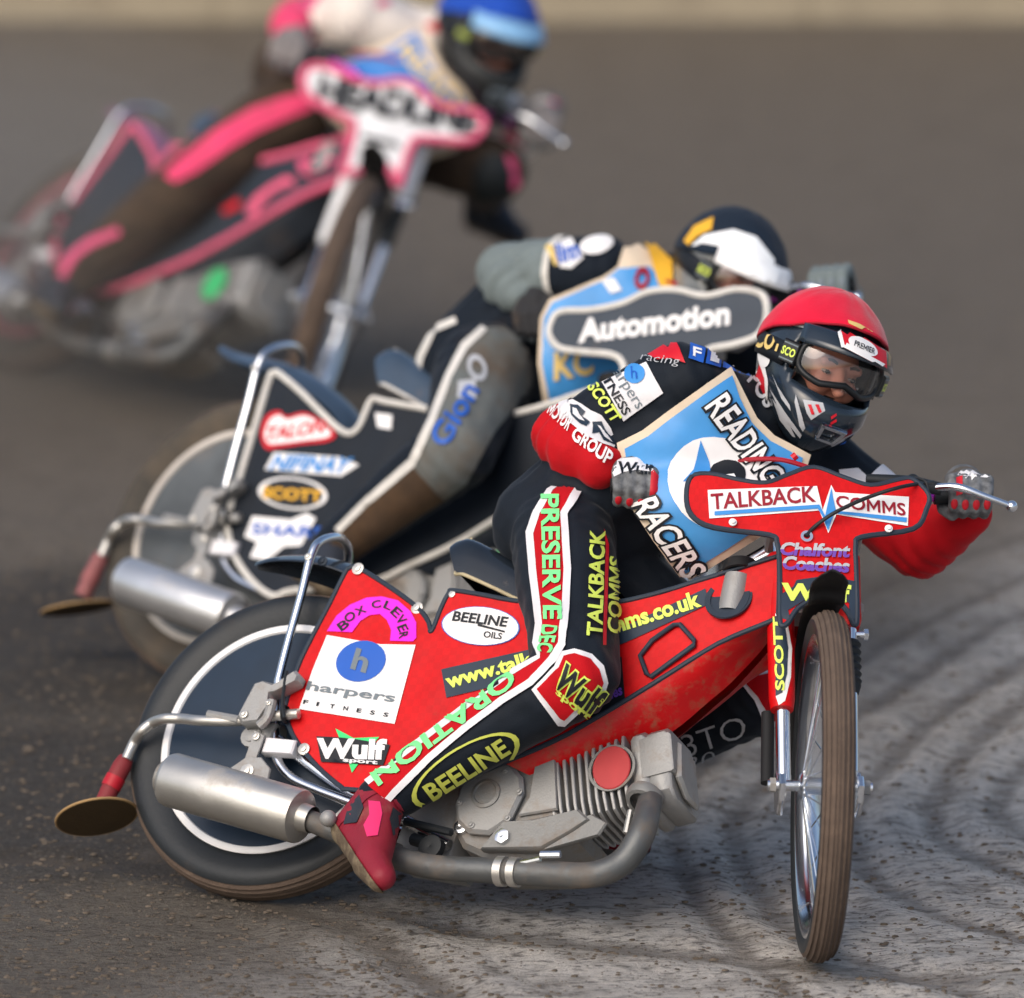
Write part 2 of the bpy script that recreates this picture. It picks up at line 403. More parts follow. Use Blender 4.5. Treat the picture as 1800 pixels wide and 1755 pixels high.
# ================================================================ the track
import numpy as np
RUTS = [catmull(p, 10) for p in (
    [(1.535,3.479,0),(1.241,2.974,0),(0.9956,2.394,0),(0.8308,1.933,0),(0.6441,1.402,0),(0.4885,0.7863,0),(0.5229,0.1521,0),(0.6411,-0.3488,0),(0.931,-0.7563,0)],
    [(1.503,2.974,0),(1.212,2.426,0),(1.03,1.963,0),(0.848,1.345,0),(0.7554,0.8958,0),(0.7614,0.3594,0),(0.8913,-0.0512,0),(1.128,-0.3488,0)],
    [(1.48,2.616,0),(1.19,1.993,0),(1.018,1.402,0),(0.9317,0.8958,0),(0.965,0.5175,0),(1.155,0.1521,0)],
    [(1.561,3.898,0),(1.264,3.41,0),(0.8964,2.616,0),(0.6611,1.993,0),(0.4229,1.288,0),(0.3615,0.678,0),(0.4095,-0.0512,0),(0.5805,-0.8031,0)],
    [(1.438,1.933,0),(1.153,1.288,0),(1.077,0.7863,0),(1.234,0.4645,0)],
    [(1.588,4.333,0),(1.289,3.898,0),(0.9828,3.41,0),(0.8307,3.073,0)],
    [(-0.8022,0.4645,0),(-0.3622,-0.0007,0),(0,-0.2505,0),(0.4136,-0.4462,0),(0.9364,-0.6381,0)],
    [(-1.234,0.4645,0),(-0.8596,0.3594,0),(-0.5816,0.0754,0),(-0.3102,-0.2505,0),(-0.1161,-0.8031,0)])]
def axis(lo, hi, step, far):
    a = [lo+i*step for i in range(int((hi-lo)/step)+1)]; d = step; l = []; v = lo
    while v > -far: d *= 1.6; v -= d; l.append(v)
    r = []; v = a[-1]; d = step
    while v < far: d *= 1.6; v += d; r.append(v)
    return list(reversed(l))+a+r
gx, gy = axis(-1.9, 1.9, .02, 1500), axis(-1.3, 4.2, .024, 1500)
X, Y = np.meshgrid(np.array(gx), np.array(gy))
Hh = np.zeros_like(X); Rut = np.zeros_like(X)
for k, rut in enumerate(RUTS):
    P = np.array([(p.x, p.y) for p in rut]); d2 = np.full(X.shape, 1e9)
    for i in range(len(P)-1):
        a, b = P[i], P[i+1]; ab = b-a; L = (ab**2).sum(); t = np.clip(((X-a[0])*ab[0]+(Y-a[1])*ab[1])/L, 0, 1)
        d2 = np.minimum(d2, (X-a[0]-t*ab[0])**2+(Y-a[1]-t*ab[1])**2)
    d = np.sqrt(d2); w = (.05, .045, .05, .04, .05, .04, .07, .06)[k]; amp = (.009, .008, .008, .007, .007, .006, .010, .012)[k]
    Rut = np.maximum(Rut, np.exp(-(d/(w*.8))**2))
    Hh += -amp*np.exp(-(d/w)**2)+amp*.7*np.exp(-((d-w*1.8)/(w*.8))**2)
near = np.clip(1-(np.abs(X)-1.9)/2, 0, 1)*np.clip(1-(Y-4.2)/6, 0, 1)*np.clip(1-(-1.3-Y)/2, 0, 1)
gv = []
for j in range(X.shape[0]):
    for i in range(X.shape[1]):
        x, y = X[j, i], Y[j, i]; h = 0.0
        if near[j, i] > 0:
            h = Hh[j, i]+.011*noise.noise((x*2.1, y*1.6, 3.1))+.007*noise.noise((x*7, y*6, 1.7))+.004*noise.noise((x*19, y*17, .3))
            for cx, cy in ((.642, -.5), (-.52, .06), (-.62, 2.1)):
                q = math.exp(-((x-cx)**2+(y-cy)**2)/.03); h = h*(1-q)-.006*q
            h *= near[j, i]
        gv.append((x, y, h))
nx = X.shape[1]
gf = [(j*nx+i, j*nx+i+1, (j+1)*nx+i+1, (j+1)*nx+i) for j in range(X.shape[0]-1) for i in range(nx-1)]

m = bpy.data.materials.new('track shale'); m.use_nodes = True; n = m.node_tree.nodes; l = m.node_tree.links; p = n['Principled BSDF']
tc = n.new('ShaderNodeTexCoord'); sp = n.new('ShaderNodeSeparateXYZ'); l.new(tc.outputs['Object'], sp.inputs[0])
def NZ(scale, detail=6, rough=.6, src=None, dist=0):
    t = n.new('ShaderNodeTexNoise'); t.inputs['Scale'].default_value = scale; t.inputs['Detail'].default_value = detail; t.inputs['Roughness'].default_value = rough; t.inputs['Distortion'].default_value = dist
    l.new(src or tc.outputs['Object'], t.inputs['Vector']); return t.outputs['Fac']
def MA(op, a, b=None, c=None):
    t = n.new('ShaderNodeMath'); t.operation = op
    for i, v in enumerate((a, b, c)):
        if v is None: continue
        if isinstance(v, (int, float)): t.inputs[i].default_value = v
        else: l.new(v, t.inputs[i])
    return t.outputs[0]
def MR(v, a, b, c, d):
    t = n.new('ShaderNodeMapRange'); t.interpolation_type = 'SMOOTHSTEP'
    for i, q in enumerate((a, b, c, d)): t.inputs[i+1].default_value = q
    l.new(v, t.inputs[0]); return t.outputs[0]
def MXC(f, a, b, mode='MIX'):
    t = n.new('ShaderNodeMix'); t.data_type = 'RGBA'; t.blend_type = mode
    for s, v in ((0, f), (6, a), (7, b)):
        if isinstance(v, (int, float)): t.inputs[s].default_value = v
        elif isinstance(v, tuple): t.inputs[s].default_value = v
        else: l.new(v, t.inputs[s])
    return t.outputs[2]
xx, yy = sp.outputs[0], sp.outputs[1]
big = NZ(.9, 5); mid = NZ(5.5, 6, .65); mpg = n.new('ShaderNodeMapping'); mpg.inputs['Rotation'].default_value = (0, 0, R(24)); mpg.inputs['Scale'].default_value = (.45, 1.25, 1); l.new(tc.outputs['Object'], mpg.inputs[0])
fine = NZ(62, 6, .72, mpg.outputs[0]); spk = NZ(170, 3, .7); streak = NZ(16, 6, .7, mpg.outputs[0])
# polished, damp racing line (greyer) against loose brown shale
line = MA('ADD', MA('ADD', MA('MULTIPLY', xx, 1.0), MA('MULTIPLY', yy, -.42)), MA('MULTIPLY', MA('SUBTRACT', big, .5), 1.6))
grey = MR(line, -.65, .55, 0, 1)
grey = MA('MULTIPLY', grey, MR(yy, 3.2, 9.0, 1, .3))
near_b = MA('MULTIPLY', MR(yy, .4, 3.0, 1, 0), MR(xx, -.6, .5, 1, 0))
c = MXC(near_b, srgb(115, 105, 92), srgb(104, 96, 84))
c = MXC(grey, c, srgb(206, 199, 190))
c = MXC(MR(mid, .45, .72, 0, .5), c, srgb(92, 81, 69))
c = MXC(MA('MULTIPLY', MR(streak, .52, .68, 0, .7), MR(yy, .5, 5, 1, .2)), c, srgb(78, 69, 60))
# dark fresh shale behind the wheels, with the bikes' soft shadow painted in
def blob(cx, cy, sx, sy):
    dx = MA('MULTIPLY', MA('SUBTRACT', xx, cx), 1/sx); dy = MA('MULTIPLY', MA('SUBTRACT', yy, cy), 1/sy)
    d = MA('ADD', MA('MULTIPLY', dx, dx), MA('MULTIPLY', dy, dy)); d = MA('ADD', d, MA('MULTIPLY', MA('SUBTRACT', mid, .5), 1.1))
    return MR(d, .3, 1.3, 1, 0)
fresh_shade = MA('MAXIMUM', blob(-1.15, 1.0, .95, .95), blob(-1.05, 2.6, .5, 1.0))
c = MXC(MA('MULTIPLY', fresh_shade, .92), c, srgb(52, 46, 39))
grain = MA('MULTIPLY', MR(fine, .5, .62, 0, .8), MR(yy, 1.0, 6.0, 1, .35))
c = MXC(grain, c, srgb(58, 50, 42))
c = MXC(MA('MULTIPLY', MR(NZ(95, 3, .6), .56, .68, 0, .3), MR(yy, .6, 3.5, 1, .0)), c, srgb(160, 150, 136))
c = MXC(MA('MULTIPLY', MR(spk, .58, .74, 0, .35), MR(yy, 1.5, 5, 1, .1)), c, srgb(168, 158, 146))
an = n.new('ShaderNodeAttribute'); an.attribute_name = 'rut'
rutm = MA('MULTIPLY', MR(MA('ADD', an.outputs['Fac'], MA('MULTIPLY', MA('SUBTRACT', mid, .5), .8)), .3, .95, 0, .6), 1)
c = MXC(rutm, c, srgb(88, 78, 67))
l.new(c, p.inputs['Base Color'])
ro = MA('SUBTRACT', MR(fine, .3, .7, .72, .95), MA('MULTIPLY', MA('MULTIPLY', grey, MR(streak, .35, .6, 1, .35)), .48)); l.new(ro, p.inputs['Roughness'])
b1 = n.new('ShaderNodeBump'); b1.inputs['Strength'].default_value = 1.0; b1.inputs['Distance'].default_value = .02
l.new(MA('ADD', MA('MULTIPLY', NZ(42, 7, .75), 1.0), MA('MULTIPLY', NZ(9, 4, .6), 1.6)), b1.inputs['Height']); l.new(b1.outputs[0], p.inputs['Normal'])
SHALE = m
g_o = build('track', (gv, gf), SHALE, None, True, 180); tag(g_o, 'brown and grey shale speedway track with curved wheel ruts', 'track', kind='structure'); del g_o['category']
at_ = g_o.data.attributes.new('rut', 'FLOAT', 'POINT'); at_.data.foreach_set('value', Rut.flatten().astype(np.float32))

# loose shale crumbs, far too many to count
rng = random.Random(5); cv, cf = [], []
def crumb(x, y, s):
    o = len(cv); z = .004*noise.noise((x*19, y*17, .3))+.007*noise.noise((x*7, y*6, 1.7))+.011*noise.noise((x*2.1, y*1.6, 3.1))
    z += hgt(x, y); a = rng.random()*6.28
    for h_, rr in ((0, 1.0), (.5, .75)):
        for k in range(6):
            q = a+k*1.047; r = s*rr*(.75+.5*rng.random()); cv.append((x+r*math.cos(q)*1.35, y+r*math.sin(q), z+s*h_+s*.15*rng.random()))
    cv.append((x, y, z+s*(.68+.2*rng.random())))
    for k in range(6): k2 = (k+1) % 6; cf.append((o+k, o+k2, o+6+k2, o+6+k)); cf.append((o+6+k, o+6+k2, o+12))
ix0, iy0 = gx.index(-1.9), gy.index(-1.3)
def hgt(x, y):
    i = min(max(int(round((x+1.9)/.02)), 0), 190)+ix0; j = min(max(int(round((y+1.3)/.024)), 0), 228)+iy0
    return float(Hh[j, i])
for k in range(26000):
    x = rng.uniform(-1.5, 1.5); y = -1.1+5.0*rng.random()**1.6
    dens = .45+.55*(x < -.1)+.3*noise.noise((x*3, y*2, 9))
    if rng.random() > dens: continue
    crumb(x, y, .0018+.0058*rng.random()**5)
CR = mat('loose shale crumbs', srgb(94, 84, 73), .95, var=.55, vscale=60)
tag(build('loose_shale', (cv, cf), CR, None, True), 'loose brown shale crumbs scattered over the track', 'shale', kind='stuff')

# ---------------------------------------------------------------- safety fence along the far edge of the track
FW = mat('weathered tan fence board', srgb(160, 148, 126), .85, mud=.35, mudcol=srgb(118, 106, 92), bump=.3, bscale=30, var=.12, vscale=2)
FW2 = mat('grey fence post', srgb(120, 112, 100), .8, mud=.3)
fe = bpy.data.objects.new('safety_fence', None); COL.objects.link(fe); fe.location = (0, 12.5, 0)
tag(fe, 'pale tan boarded safety fence along the far edge of the track', 'fence')
bd = None
for k in range(-6, 7):
    for r in range(5):
        if bd is None:
            o = build('board', box((0, 0, 0), 1.994, .03, .236, bev=.006), FW, fe); bd = o.data
        else: o = mesh_obj('board', bd, None, fe)
        o.location = (k*2.0, .004*((k*7+r*3) % 3), .125+r*.24)
pd = None
for k in range(-6, 8):
    if pd is None: o = build('post', box((0, 0, 0), .09, .09, 1.3, bev=.008), FW2, fe); pd = o.data
    else: o = mesh_obj('post', pd, None, fe)
    o.location = (k*2.0-1.0, .068, .65)

# ================================================================ speedway motorcycle
# bike frame: origin at the rear axle, x forward, y left, z up in the plane of the bike
def bike_matrix(yaw, lean, o):
    y, l = R(yaw), R(lean)
    Xa = Vector((math.cos(y), -math.sin(y), 0)); L = Vector((math.sin(y), math.cos(y), 0)); Z = Vector((0, 0, 1))
    Yl = L*math.cos(l)-Z*math.sin(l); Zl = Z*math.cos(l)+L*math.sin(l)
    M = Matrix((Xa, Yl, Zl)).transposed().to_4x4(); M.translation = V3(o); return M
RAKE = R(17.5); HEAD0 = Vector((1.277, 0, .0165)); AXLE = .09
class Steer:
    def __init__(s, deg):
        a = R(deg); X0 = Vector((math.cos(RAKE), 0, math.sin(RAKE))); Y0 = Vector((0, 1, 0)); s.Z = Vector((-math.sin(RAKE), 0, math.cos(RAKE)))
        s.X = X0*math.cos(a)+Y0*math.sin(a); s.Y = -X0*math.sin(a)+Y0*math.cos(a)
    def __call__(s, p): return HEAD0+s.X*p[0]+s.Y*p[1]+s.Z*p[2]
def washer(c, parent, r=.012, nrm=(0, -1, 0), head=STEEL):
    nrm = V3(nrm)
    o = build('screw', lathe([(r, 0), (r, .003), (r*.55, .004), (r*.55, .008), (.0005, .009)], 14, c, nrm), head, parent); return o

def make_bike(name, yaw, lean, o, steer, pal, right_outline, plate_outline, label, light=True):
    root = bpy.data.objects.new(name, None); COL.objects.link(root); root.matrix_world = bike_matrix(yaw, lean, o)
    root.empty_display_size = .2
    tag(root, label, 'motorcycle', 'speedway motorcycles in the race')
    S = Steer(steer); B = lambda nm, vf, m, par=root, **k: build(nm, vf, m, par, **k)
    # ---- rear wheel
    prof = [(.262, -.034), (.272, -.040), (.300, -.049), (.318, -.050), (.330, -.046), (.338, -.039), (.337, -.037), (.345, -.030), (.343, -.027), (.3435, -.024), (.349, -.019), (.350, -.010), (.3485, -.008), (.3485, -.005), (.350, -.003), (.350, .007), (.3485, .009), (.3485, .012), (.349, .018), (.345, .029), (.338, .039), (.330, .046), (.318, .050), (.300, .049), (.272, .040), (.262, .034)]
    hub = B('rear_wheel', lathe([(.001, -.075), (.03, -.075), (.034, -.06), (.034, .06), (.03, .075), (.001, .075)], 20), ALLOY)
    ty = B('tyre', lathe(prof[:6], 96), pal.get('tyre', TYRE), hub); B('tread', lathe(prof[5:21], 96), TREAD, hub); B('tyre', lathe(prof[20:]+[(.25, .03), (.25, -.03), prof[0]], 96), TYRE, hub)
    B('rim', lathe([(.264, -.0335), (.267, -.044), (.262, -.047), (.252, -.046), (.249, -.040)], 96), pal['rim'], hub)
    B('wheel_disc', lathe([(.2495, -.0415), (.20, -.046), (.10, -.052), (.034, -.054)], 72), pal['disc'], hub)
    B('wheel_disc', lathe([(.25, .036), (.10, .045), (.034, .048)], 48), pal['disc'], hub)
    B('sprocket', lathe([(.09, .058), (.105, .060), (.105, .064), (.09, .066)], 40), STEEL, hub)
    for a in (0, 2.2, 4.4):
        q = a+.4; pts = [(r*math.cos(q+t), -.0475-(.25-r)*.04, r*math.sin(q+t)) for r, t in ((.07, 0), (.12, .1), (.19, .12), (.24, .1), (.24, .04), (.19, .05), (.12, .02), (.07, -.1))]
    # ---- frame
    fr = B('frame', join(tube([(0, -.088, 0), (.2, -.088, -.10), (.36, -.08, -.15), (.50, -.07, -.20)], .013, 10, 6), tube([(0, .088, 0), (.2, .088, -.10), (.36, .08, -.15), (.50, .07, -.20)], .013, 10, 6),
        tube([(0, -.088, 0), (.12, -.08, .17), (.26, -.06, .21), (.44, -.03, .24)], .011, 10, 6), tube([(0, .088, 0), (.12, .08, .17), (.26, .06, .21), (.44, .03, .24)], .011, 10, 6),
        tube([(.40, 0, .26), (.62, 0, .34), (.86, 0, .46), (1.04, 0, .60)], .022, 12, 6), tube([(1.05, 0, .56), (1.02, 0, .42), (1.0, .0, .34)], .02, 12, 5),
        tube([S((0, 0, .42)), S((0, 0, .66))], .03, 16)), CHROME_D)
    # ---- mudguard with its chrome loop
    def blade(path, wid, thick, camber):
        V, Fc = [], []; C = catmull(path, 6); n = len(C)
        for i, pnt in enumerate(C):
            w = wid*min(1, .12+2.6*i/n)
            for sgn in (0, 1):
                for k in range(9):
                    yy = -1+k/4; V.append((pnt.x, yy*w, pnt.z-camber*yy*yy*min(1, .3+i/n*2)-sgn*thick))
        for i in range(n-1):
            for k in range(8):
                a = i*18+k; b = a+18; Fc.append((a, a+1, b+1, b)); Fc.append((a+9, b+9, b+10, a+10))
            Fc.append((i*18, i*18+18, i*18+27, i*18+9)); Fc.append((i*18+8, i*18+17, i*18+35, i*18+26))
        Fc.append(tuple(list(range(9))+list(range(17, 8, -1)))); e = (n-1)*18; Fc.append(tuple(list(range(e+8, e-1, -1))+list(range(e+9, e+18))))
        return V, Fc
    B('rear_mudguard', blade(pal.get('guard', [(-.20, 0, .418), (-.14, 0, .435), (-.05, 0, .442), (.03, 0, .434), (.12, 0, .405), (.22, 0, .345), (.30, 0, .26)]), .068, .004, .038), pal['guard_mat'])
    st = B('mudguard_stay', tube([(.0, -.10, .10), (-.006, -.10, .2), (-.010, -.10, .314), (-.017, -.098, .401), (-.016, -.085, .444), (-.010, -.03, .482), (-.02, .04, .492), (-.03, .085, .455), (-.028, .10, .38), (-.01, .10, .2), (0, .10, .02)], .0095, 12, 7), CHROME)
    washer((-.017, -.108, .398), st, .008); washer((-.004, -.066, .408), st, .011, head=NAVY_TRIM)
    B('lower_tube', tube([(.0, -.10, .113), (.012, -.10, .05), (.028, -.10, -.01), (.050, -.10, -.06), (.098, -.10, -.102), (.175, -.10, -.125), (.27, -.10, -.145), (.36, -.095, -.165)], .011, 12, 6), CHROME)
    B('strap', prism([(-.008, -.021), (.066, -.016), (.066, .017), (-.008, .015)], (.035, -.128, -.045), (1, 0, 0), (.0, 0, 1), (0, .03, 0), .004), WHITE_TRIM)
    B('axle_bracket', join(prism([(-.025, -.03), (.03, -.04), (.035, .03), (-.02, .03)], (.0, -.115, -.02), (1, 0, 0), (0, 0, 1), (0, .025, 0), .004), prism([(-.065, -.135), (.055, -.155), (.05, -.105), (.02, -.082), (-.015, -.085)], (.02, -.142, -.0), (1, 0, 0), (0, 0, 1), (0, .008, 0), .002), prism([(-.012, -.10), (.014, -.105), (.018, -.03), (-.01, -.02)], (.012, -.138, 0), (1, 0, 0), (0, 0, 1), (0, .006, 0), .002)), ALLOY_L)
    washer((.018, -.142, -.118), root, .016); washer((.012, -.14, -.036), root, .009); washer((-.012, -.118, -.03), root, .024, head=ALLOY_L)
    # ---- dirt deflector on its arm
    arm = B('deflector_arm', tube([(0.0899,-0.13,0.0303),(0.0311,-0.13,0.0181),(-0.0198,-0.13,0.0029),(-0.0729,-0.13,-0.0059),(-0.1409,-0.13,-0.0125)]+[(-0.195,-0.11,-0.0058),(-0.2358,-0.11,-0.0105)]+[(-0.275,-0.09,-0.0155),(-0.2935,-0.09,-0.0365)]+[(-0.3162,-0.07,-0.0571),(-0.3223,-0.07,-0.098)], .0115, 12, 6), STEEL)
    B('clamp', join(prism([(p[0], p[2]) for p in [(-0.039,-0.15,-0.0029),(-0.0237,-0.15,0.0775),(-0.0069,-0.15,0.0861),(0.0221,-0.15,0.0828),(0.0425,-0.15,0.0971),(0.0662,-0.15,0.1185),(0.0776,-0.15,0.1091),(0.0761,-0.15,0.0969),(0.038,-0.15,0.0686),(0.0234,-0.15,0.0576),(0.0208,-0.15,0.0359),(0.0232,-0.15,0.0202),(0.011,-0.15,-0.0105),(-0.0232,-0.15,-0.0171)]], (0, -.158, 0), (1, 0, 0), (0, 0, 1), (0, .042, 0), .006), tube([(0.029,-0.15,0.0449),(0.0309,-0.15,0.0052),(0.0171,-0.15,-0.0164)], .011, 8, 3), tube([(-0.1209,-0.135,0.0023),(-0.0437,-0.135,-0.0021)], .010, 8)), ALLOY_L, arm)
    washer([(-0.0207,-0.16,0.0027)][0], arm, .009); washer([(0.0286,-0.16,0.035)][0], arm, .006)
    B('rubber_band', loop_lathe([(.018, -.005), (.021, 0), (.018, .005)], seg=16, c=[(0.0594,-0.13,0.0254)][0], ax=(1, 0, .2)), RUBBER, arm)
    B('rubber_band', tube([(0.0456,-0.156,0.1134),(0.0508,-0.156,0.0807),(0.0594,-0.156,0.0417),(0.0748,-0.156,0.0076)], .004, 6, 4), RUBBER, arm)
    sl = [(-0.3298,-0.06,-0.0905),(-0.3337,-0.06,-0.1124),(-0.3435,-0.06,-0.1591),(-0.3482,-0.06,-0.1998)]
    B('sleeve', tube(sl, [.016, .021, .0205, .02], 14, 4), pal['sleeve'], arm)
    B('sleeve_tape', tube([V3(sl[1]).lerp(V3(sl[2]), .55), V3(sl[1]).lerp(V3(sl[2]), 1.1)], .0222, 14), pal['tape'], arm)
    fc = V3([(-0.367,-0.04,-0.2281)][0])
    Ml = bike_matrix(yaw, lean, o).to_3x3().inverted()
    fx = (Ml @ Vector((.985, .12, .10))).normalized(); fn = (Ml @ Vector(pal.get('flap_n', (-.05, .6, .8)))); fn = (fn-fx*fn.dot(fx)).normalized(); fy = fn.cross(fx)
    disc = [(.088*math.cos(2*math.pi*k/30), .095*math.sin(2*math.pi*k/30)) for k in range(30)]
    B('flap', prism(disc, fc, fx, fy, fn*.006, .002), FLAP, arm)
    B('flap_rim', tube([fc+fx*a+fy*b_+fn*.003 for a, b_ in disc], .003, 8, 0, True), mat('lit muddy rim', srgb(168, 136, 92), .8, mud=.3), arm)  # pale colour paints in the lit edge of the flap
    # ---- silencer and exhaust
    s0, s1 = V3((-.142, -.185, -.172)), V3((.206, -.19, -.222)); ax = (s1-s0).normalized(); L = (s1-s0).length
    si = B('silencer', lathe([(.001, -.002), (.026, -.002), (.028, .0), (.046, .003), (.056, .010), (.0585, .018), (.0585, L-.006), (.0565, L-.001), (.053, L), (.031, L+.004), (.029, L+.03)], 40, s0, ax), pal['sil'])
    B('end_ring', loop_lathe([(.034, -.012), (.038, -.008), (.036, .002), (.028, .002), (.028, -.012)], seg=28, c=s0, ax=ax), ALLOY, si)
    B('bracket', prism([(-.06, -.005), (.065, -.02), (.045, .03), (.012, .052), (-.02, .045)], (.01, -.135, -.145), (1, 0, 0), (0, 0, 1), (0, .006, 0), .002), ALLOY_L, si)
    washer((.018, -.1385, -.118), si, .011)
    pts = [s1, s1.lerp(V3((.429, -.165, -.272)), .45)]+[V3(q) for q in [(0.4323,-0.165,-0.2737),(0.5316,-0.165,-0.2862),(0.6514,-0.165,-0.2793),(0.7963,-0.165,-0.2692),(0.9002,-0.165,-0.2589)]]+[V3(q) for q in [(0.9539,-0.15,-0.2162),(0.9771,-0.15,-0.1487)]]+[V3([(0.9476,-0.1,-0.0618)][0]), V3((.925, -.05, -.03))]
    ex = B('exhaust_pipe', tube(pts, [.023, .0235, .025, .026, .027, .0275, .0275, .0285, .029, .026, .024], 18, 7), PIPE)
    for t, rr, mm in ((2.0, .028, PIPE), (4.35, .0305, STEEL), (4.5, .030, STEEL)):
        C = catmull(pts, 10); i = int(t*10); c0 = C[i]; a0 = (C[i+1]-C[i-1]).normalized()
        B('clamp', loop_lathe([(rr-.004, -.009), (rr+.0015, -.009), (rr+.0015, .009), (rr-.004, .009)], seg=24, c=c0, ax=a0), mm, ex)
    cl = V3([(0.7871,-0.19,-0.2475)][0]); B('clamp_bolt', join(tube([cl, V3([(0.7272,-0.18,-0.2634)][0])], .006, 8), tube([cl+Vector((.0, -.004, .008)), V3([(0.8292,-0.19,-0.232)][0])], .008, 8)), CHROME_D, ex)
    B('spring', tube([(0.9251,-0.13,-0.0945),(0.9302,-0.13,-0.1457)], [.006, .007], 8), STEEL, ex)
    # ---- engine
    uA, nA = Vector((math.cos(R(22)), 0, math.sin(R(22)))), Vector((-math.sin(R(22)), 0, math.cos(R(22)))); cc = Vector((.585, 0, -.10))
    case = [(.500, -.16), (.492, -.10), (.512, -.045), (.56, -.018), (.61, -.002), (.665, .018), (.69, .02), (.745, -.105), (.80, -.13), (.80, -.16), (.73, -.205), (.60, -.222), (.54, -.205)]
    eng = B('engine', prism(case, (0, .10, 0), (1, 0, 0), (0, 0, 1), (0, -.188, 0), .012), ALLOY)
    cov = [(cc.x+r*math.cos(R(a)), cc.z+r*math.sin(R(a))) for a, r in ((20, .075), (45, .082), (75, .088), (105, .088), (135, .086), (165, .082), (195, .082), (225, .085), (250, .085), (285, .08), (325, .072))]
    B('ignition_cover', prism(cov, (0, -.089, 0), (1, 0, 0), (0, 0, 1), (0, -.022, 0), .008), ALLOY_L, eng)
    B('cover_boss', lathe([(.033, 0), (.033, .004), (.026, .006), (.024, .003), (.001, .003)], 28, (cc.x-.012, -.111, cc.z+.01), (0, -1, 0)), ALLOY, eng)
    for a in (20, 75, 135, 195, 250, 325): washer((cc.x+.068*math.cos(R(a)), -.1112, cc.z+.068*math.sin(R(a))), eng, .0075, head=ALLOY_L)
    B('side_case', prism([(.655, .012), (.668, -.085), (.655, -.125), (.74, -.10), (.70, .012), (.675, .02)], (0, -.0885, 0), (1, 0, 0), (0, 0, 1), (0, -.010, 0), .004), ALLOY_L, eng)
    B('lower_case', prism([(.60, -.215), (.63, -.15), (.70, -.135), (.80, -.10), (.83, -.12), (.80, -.15), (.74, -.20)], (0, -.089, 0), (1, 0, 0), (0, 0, 1), (0, -.03, 0), .006), ALLOY, eng)
    B('mount_bolt', lathe([(.017, 0), (.017, .012), (.008, .014), (.001, .012)], 6, (.648, -.118, -.185), (0, -1, 0)), CHROME_D, eng)
    B('mount_bolt', lathe([(.015, 0), (.015, .012), (.008, .014), (.001, .012)], 20, (.53, -.088, -.165), (0, -1, 0)), CHROME_D, eng)
    B('drain_plate', prism([(.74, -.20), (.86, -.15), (.87, -.12), (.83, -.105), (.78, -.125)], (0, -.10, 0), (1, 0, 0), (0, 0, 1), (0, -.012, 0), .004), ALLOY, eng)
    B('cylinder', tube([cc+uA*.06, cc+uA*.33], .068, 28), ALLOY, eng)
    B('cylinder_base', prism([(-.078, -.085), (.078, -.085), (.078, .085), (-.078, .085)], cc+uA*.085, (0, 1, 0), nA, uA*.03, .008), ALLOY_L, eng)
    fm = None
    fp = []
    for a in range(24):
        q = 2*math.pi*a/24; cs, sn = math.cos(q), math.sin(q); k = .092/((abs(cs)**6+abs(sn)**6)**(1/6)); fp.append((k*cs, k*sn))
    for k in range(11):
        if fm is None: fo = B('fin', prism(fp, (0, 0, 0), (0, 1, 0), nA, uA*.0075, .0018), ALLOY_F, eng); fm = fo.data
        else: fo = mesh_obj('fin', fm, None, eng)
        fo.location = cc+uA*(.128+k*.0165); fo.scale = (1, 1 if k < 8 else .97, 1)
    hd = [(-.085, -.07), (-.06, -.09), (.06, -.09), (.085, -.06), (.085, .06), (.06, .088), (-.06, .088), (-.085, .07)]
    B('cylinder_head', join(prism(hd, cc+uA*.313, (0, 1, 0), nA, uA*.035, .008), prism([(a*.96, b*.96) for a, b in hd], cc+uA*.346, (0, 1, 0), nA, uA*.05, .006), prism([(-.086, -.03), (-.03, -.03), (-.03, .07), (-.086, .06)], cc+uA*.330, (0, 1, 0), nA, uA*.075, .005), prism([(-.07, -.04), (-.03, -.075), (.03, -.075), (.03, .04), (-.05, .05)], cc+uA*.40, (0, 1, 0), nA, uA*.014, .006)), ALLOY_L, eng)
    rb = [(.043*math.cos(2*math.pi*k/30), .05*math.sin(2*math.pi*k/30)) for k in range(30)]
    B('badge', prism(rb, cc+uA*.272+nA*.006+Vector((0, -.0925, 0)), uA, nA, (0, -.006, 0), .002), pal['badge'], eng); B('badge_rim', loop_lathe([(.047, 0), (.053, 0), (.053, .004), (.047, .004)], seg=30, c=cc+uA*.272+nA*.006+Vector((0, -.0922, 0)), ax=(0, -1, 0)), ALLOY, eng)
    B('exhaust_flange', lathe([(.02, -.012), (.04, -.012), (.042, 0), (.036, .012), (.028, .014)], 20, V3([(0.9252,-0.085,-0.0488)][0]), (.05, -.45, -.9)), ALLOY, eng)
    B('oil_tank', prism([(.36, -.23), (.50, -.235), (.51, -.08), (.49, -.02), (.44, .02), (.37, -.04)], (0, .08, 0), (1, 0, 0), (0, 0, 1), (0, -.13, 0), .008), ALLOY_L, eng)
    cb = V3([(0.6657,-0.03,0.0665)][0])
    B('carburettor', join(tube([cb, cb+Vector((-.09, .0, .02))], [.03, .03], 16), tube([cb+Vector((-.03, -.01, -.03)), cb+Vector((-.02, -.01, .05))], [.018, .016], 14)), BRASS, eng)
    B('air_hose', tube([cb+Vector((-.06, -.02, .03)), cb+Vector((-.02, -.03, .03)), cb+Vector((.03, -.04, .02))], .012, 10, 5), RUBBER, eng)
    B('fuel_hose', tube([cb+Vector((-.05, -.08, -.02)), cb+Vector((-.12, -.09, -.005)), cb+Vector((-.16, -.085, -.06))], .006, 8, 5), RUBBER, eng)
